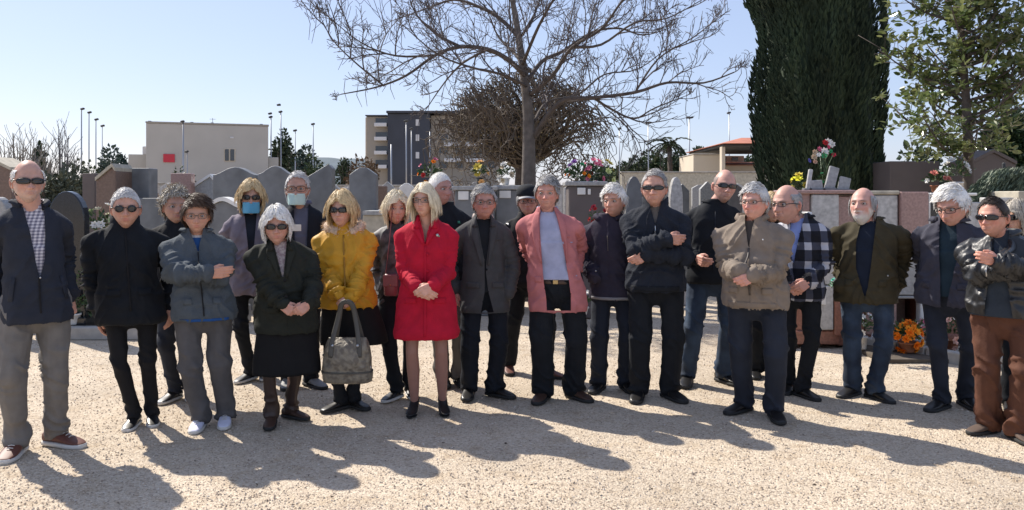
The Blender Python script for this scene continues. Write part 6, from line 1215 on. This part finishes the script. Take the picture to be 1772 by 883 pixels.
# 18 taupe blouson
p = Person('grey haired man in a taupe zip blouson with hands joined in front', ((1276, 718), (1344, 734)), (1306, 315, 382), hipx=1308, chestx=1302, sh=140, hyaw=-26, yaw=-12, fang=(-.8, .1), skin=(.54, .29, .23), belly=.025)
p.setarms(('px', 1278, 472, .27), ('px', 1304, 478, .29)); p.build_body(clasp(p, .8, .7), cheeks=1.1, brow=(.3, .28, .26)); p.build_top('blouson', c_beige, hem=p.zz(534), extra=.010, sleeve=(.072, .066, .052), amp=.013, open_=[(1.24, -.003, .003), (1.42, -.03, .035)]); p.inner('jumper', mat('brown_grey_knit', (.07, .06, .055), .9), hem=1.1, top=1.44); p.collar('collar', c_beige, 1.40, 1.475, .09, .09, 28, fold=.035, zfront=.04, flare=.006); zipper(p, mat('dark_zip', (.06, .05, .045), .5), 1.23, .90, w=.006); p.strip('waistband', c_beige, [(p.zz(522), -.17, .17), (p.zz(532), -.17, .17)], off=.004, nx=12); p.dot('logo', c_white, .10, 1.29, .006)
pockets(p, c_beige, p.zz(497), .115, .035); p.trousers(c_jeand, (.094, .078, .068)); p.shoes(M_shoeblack, M_soledark, 1.03); p.hair(H_silver, 'short', L=.03); p.glasses(False, w=.024, h=.012, frame=M_wire)
# 19 plaid jacket
p = Person('balding man in a black and white plaid wool jacket over a light blue shirt', ((1362, 684), (1398, 694)), (1362, 317, 388), hipx=1382, chestx=1385, sh=106, hyaw=-34, yaw=-14, fang=(-.2, .6), skin=(.50, .28, .22))
p.setarms(('px', 1362, 494, .24), ('px', 1400, 488, .27)); p.build_body(clasp(p, .7, .6)); p.inner('shirt', fab('light_blue_shirt', (.25, .33, .66), sheen=0), hem=.88, top=1.45, shrink=.008); p.build_top('plaid_jacket', c_plaid, hem=p.zz(520), extra=.008, open_=[(.7, -.085, -.02), (1.1, -.08, .0), (1.42, -.045, .045)], amp=.010); p.collar('shirt_collar', c_white, 1.405, 1.47, .074, .068, 28, fold=.03, point=.6, zfront=.03); p.collar('collar', c_plaid, 1.40, 1.45, .088, .09, 42, fold=.02)
p.trousers(c_black, (.082, .062, .054)); p.shoes(M_shoeblack); p.hair(H_grey, 'bald', thick=.004); p.glasses(False, w=.022, h=.013)
# 20 olive bomber with beard
p = Person('bearded man tilting his head back in an olive bomber jacket, navy tee and jeans', ((1468, 690), (1524, 698)), (1490, 322, 388), hipx=1500, chestx=1505, sh=132, hyaw=-18, hpitch=-10, yaw=-4, fang=(-.7, .6), skin=(.54, .30, .24))
p.setarms(('px', 1462, 500, .02), ('px', 1548, 500, .02), ((-.1, 1, 0), (.1, 1, 0))); p.build_body((), beard=((.66, .64, .61), 1.8, 1.), mouth=.6); p.inner('tshirt', c_tee, hem=.84, top=1.42, shrink=.008); p.build_top('bomber_jacket', c_bomber, hem=p.zz(526), extra=.008, sleeve=(.073, .066, .053), amp=.014, open_=[(.84, -.004, .006), (.92, -.03, .02), (1.05, -.075, .03), (1.25, -.085, .042), (1.42, -.06, .05)]); p.collar('collar', c_bomber, 1.41, 1.455, .088, .092, 40, fold=.012)
pockets(p, c_bomber, p.zz(485), .12, .03); p.trousers(c_jean, (.086, .070, .060)); p.shoes(M_shoeblack, M_soledark, 1.05, boot=0); p.hair(H_grey, 'backlong', thick=.008, L=.06); p.dot('zip_pull', M_silver, .0, .86, .012); p.dot('hand_ring', M_silver, .155, 1.0, .008)
# 21 white haired man looking down
p = Person('white haired man in glasses and navy blouson looking down', ((1621, 714), (1680, 712)), (1650, 318, 392), hipx=1640, chestx=1642, sh=118, hyaw=-26, hpitch=16, yaw=-10, fang=(-.7, .3), skin=(.54, .29, .22))
p.setarms(('t', -.17, .10, .90), ('t', .18, .10, .90), ((-.1, 1, 0), (.1, 1, 0))); p.build_body(side_hands(p)); p.inner('jumper', c_teal, hem=.86, top=1.45, shrink=.008); p.build_top('blouson', c_navybl, hem=p.zz(532), extra=.008, sleeve=(.076, .068, .054), amp=.013, open_=[(.7, -.008, .008), (.95, -.02, .05), (1.2, -.035, .09), (1.42, -.045, .06)]); p.collar('collar', c_navybl, 1.40, 1.455, .092, .098, 40, fold=.035, flare=.012); p.collar('shirt_collar', c_teal, 1.42, 1.47, .075, .07, 28, fold=.025)
pockets(p, c_navybl, p.zz(490), .12, .03); p.trousers(c_jeand, (.082, .062, .054)); p.shoes(M_shoeblack, M_soledark, 1.05); p.hair(H_white, 'short', thick=.013, L=.04); p.glasses(False, w=.025, h=.015)
# 23 woman behind at the right edge
p = Person('grey blonde woman mostly hidden behind the leather jacket man at the right edge', ((1748, 716), (1790, 714)), (1756, 346, 404), hipx=1768, chestx=1764, sh=100, sex='f', hyaw=-30, fang=(-.1, .2))
p.setarms(('t', -.2, 0, .82), ('t', .2, 0, .82)); p.build_body(()); p.build_top('jacket', c_teal, hem=.82, vox=.013); p.trousers(c_black, vox=.014); p.shoes(M_shoeblack); p.hair(H_ash, 'bobshort'); p.glasses()
# 22 leather jacket
p = Person('dark haired man in black leather jacket and rust brown trousers, arms crossed', ((1700, 754), (1768, 772)), (1716, 339, 410), hipx=1738, chestx=1736, sh=152, hyaw=-24, yaw=-10, fang=(-.9, .3), skin=(.52, .27, .20), belly=.02)
p.setarms(('px', 1716, 478, .24), ('px', 1746, 458, .27), ((-.8, -.1, -.6), (.8, -.1, -.6))); (S, E, A), (S2, E2, B) = p.arms
p.setarms(('px', 1752, 466, .25), ('px', 1728, 452, .30), ((-.8, -.1, -.7), (.8, -.1, -.7))); (S, E, A), (S2, E2, B) = p.arms
p.build_body([hd(A, E, (1, .1, .15), palm=(0, 1, 0), thumb=(0, 0, 1), curl=.4), hd(B, E2, (-.9, -.05, .2), palm=(0, 1, 0), thumb=(0, 0, 1), curl=.6)], cheeks=.8); p.build_top('leather_jacket', c_leather, hem=p.zz(548), extra=.006, sleeve=(.073, .066, .053), amp=.014, open_=[(.7, -.11, .10), (1.05, -.07, .06), (1.28, -.035, .035), (1.42, -.045, .05)]); p.inner('jumper', fab('slate_jumper', (.03, .04, .055)), hem=p.zz(550), top=1.46, shrink=.004); p.collar('collar', c_leather, 1.40, 1.47, .092, .095, 30, fold=.03, zfront=.03); lapels(p, c_leather, top=1.40, bot=1.18, notch=False, w0=.045, wm=.10); zipper(p, M_silver, 1.3, 1.15, x=-.05, w=.004)
p.trousers(c_brown, (.096, .084, .072), amp=.0115); p.shoes(mat('brown_suede_shoe', (.09, .06, .045), .8), M_soledark, 1.05); p.hair(H_dark, 'reced', thick=.007, L=.02); p.glasses(w=.031, h=.014, wrap=.45)
# ---------------------------------------------------------------- handbags
def handbag():
    p = P8; (S, E, A), (S2, E2, B) = p.arms; ctr = p.org + (A + B) / 2; Yb_ = ctr[1] - .06
    o = empty('handbag', (XX(601, Yb_), Yb_, ZZ(662, Yb_)), 'quilted olive grey handbag with long straps hanging from the mustard jacket hands', 'handbag')
    M_bag = mat('olive_grey_quilt', (.28, .24, .175), .5, col2=(.12, .10, .075), var=.2, vscale=26, bump=.4, bscale=50, detail=1.); M_st = mat('bag_strap', (.075, .07, .06), .6, var=.1)
    w, h = 86 / F * Yb_, 78 / F * Yb_; n = 44; t = np.arange(n) / n * 6.283; R = []
    for z, k, dpt in ((0, .86, .05), (.03, .97, .075), (.1, 1.0, .085), (.25, 1.02, .088), (.27, .99, .082), (.45, .97, .08), (.7, .93, .07), (.86, .86, .05), (.96, .78, .02), (1, .75, .006)):
        c, q = np.cos(t), np.sin(t); R.append(np.stack([w / 2 * k * np.sign(c) * np.abs(c) ** .7, dpt * np.sign(q) * np.abs(q) ** .8, np.full(n, z * h)], 1))
    RR = [];
    for a, b in zip(R[:-1], R[1:]): RR += [a, a * .66 + b * .34, a * .33 + b * .67]
    RR.append(R[-1]); V, *Fs = loft(RR); z = V[:, 2] / h; d = .022 * (np.abs(np.sin(V[:, 0] / w * 9 + z * 6)) ** .7 * np.abs(np.sin(V[:, 0] / w * 9 - z * 6)) ** .7) * (z > .28) * (z < .93) + (vn(V * 35, 3) - .5) * .012; V[:, 1] += np.sign(V[:, 1]) * d; V[:, 0] += (vn(V * 22, 6) - .5) * .012
    obj('bag_body', mkmesh('bag_body', V, Fs), M_bag, o)
    part('seam_band', M_st, o, *[loft([np.stack([w / 2 * 1.035 * np.sign(np.cos(t)) * np.abs(np.cos(t)) ** .7, .096 * np.sign(np.sin(t)) * np.abs(np.sin(t)) ** .8, np.full(n, zz * h)], 1) for zz in (.245, .275)])])
    hz = ZZ(526, Yb_) - o.location.z; hx = XX(601, Yb_) - o.location.x
    for yy in (-.03, .03):
        for sg in (-1, 1): part('strap', M_st, o, tube(smooth_path([(sg * w * .28, yy * 2.6, h * .60), (sg * w * .27, yy * 2.2, h * .9), (sg * w * .17 + hx * .5, yy * .6, h + (hz - h) * .6), (hx + sg * .035, yy * .3 - .02, hz), (hx, -.035, hz + .02)]), .017, 8, flat=.18, up=(0, 1, 0)), smooth=True)
    for x_, z_ in ((-.46, .62), (-.25, .86), (.25, .86), (.47, .35)): part('buckle', M_silver, o, ball((x_ * w, -.075 if abs(x_) < .4 else -.02, z_ * h), .011, 8, 6))
handbag()
def pinkbag():
    p = P9; Yb_ = p.Y - .16; o = empty('shoulder_bag', (XX(677, Yb_), Yb_, ZZ(512, Yb_)), 'dusty pink shoulder bag between the yellow jacket and the red coat', 'handbag'); M_pb = mat('pink_leather', (.20, .055, .065), .45, var=.15)
    w, h = 25 / F * Yb_, 38 / F * Yb_; n = 24; t = np.arange(n) / n * 6.283; c, q = np.cos(t), np.sin(t)
    o2 = MB().add(*loft([np.stack([w / 2 * k * np.sign(c) * np.abs(c) ** .6, .04 * kk * np.sign(q) * np.abs(q) ** .7, np.full(n, z * h)], 1) for z, k, kk in ((0, .8, .7), (.06, .98, 1), (.5, 1, 1), (.9, .95, .8), (1, .85, .5))])).build('bag_body', M_pb, o, True)
    part('flap', M_pb, o, cbox(-w * .5, w * .5, -.05, -.043, h * .45, h * .97, .003)); part('strap', M_pb, o, tube([(-w * .4, 0, h * .9), (-w * .1, 0, h * 2.6), (w * .1, .03, h * 4.4)], .008, 6, flat=.4)); part('clasp', M_gold, o, ball((0, -.053, h * .52), .007, 8, 6))
pinkbag()
o = empty('folded_paper', tuple(P9.org * 0 + np.array([XX(512, 6.2), 6.2, ZZ(400, 6.2)])), 'small white folded paper held at the masked man chest', 'paper'); part('sheet', M_white, o, cbox(-.03, .04, -.004, .004, 0, .05, .001)); part('badge_clip', M_silver, o, ball((0, -.006, .05), .004, 6, 4))
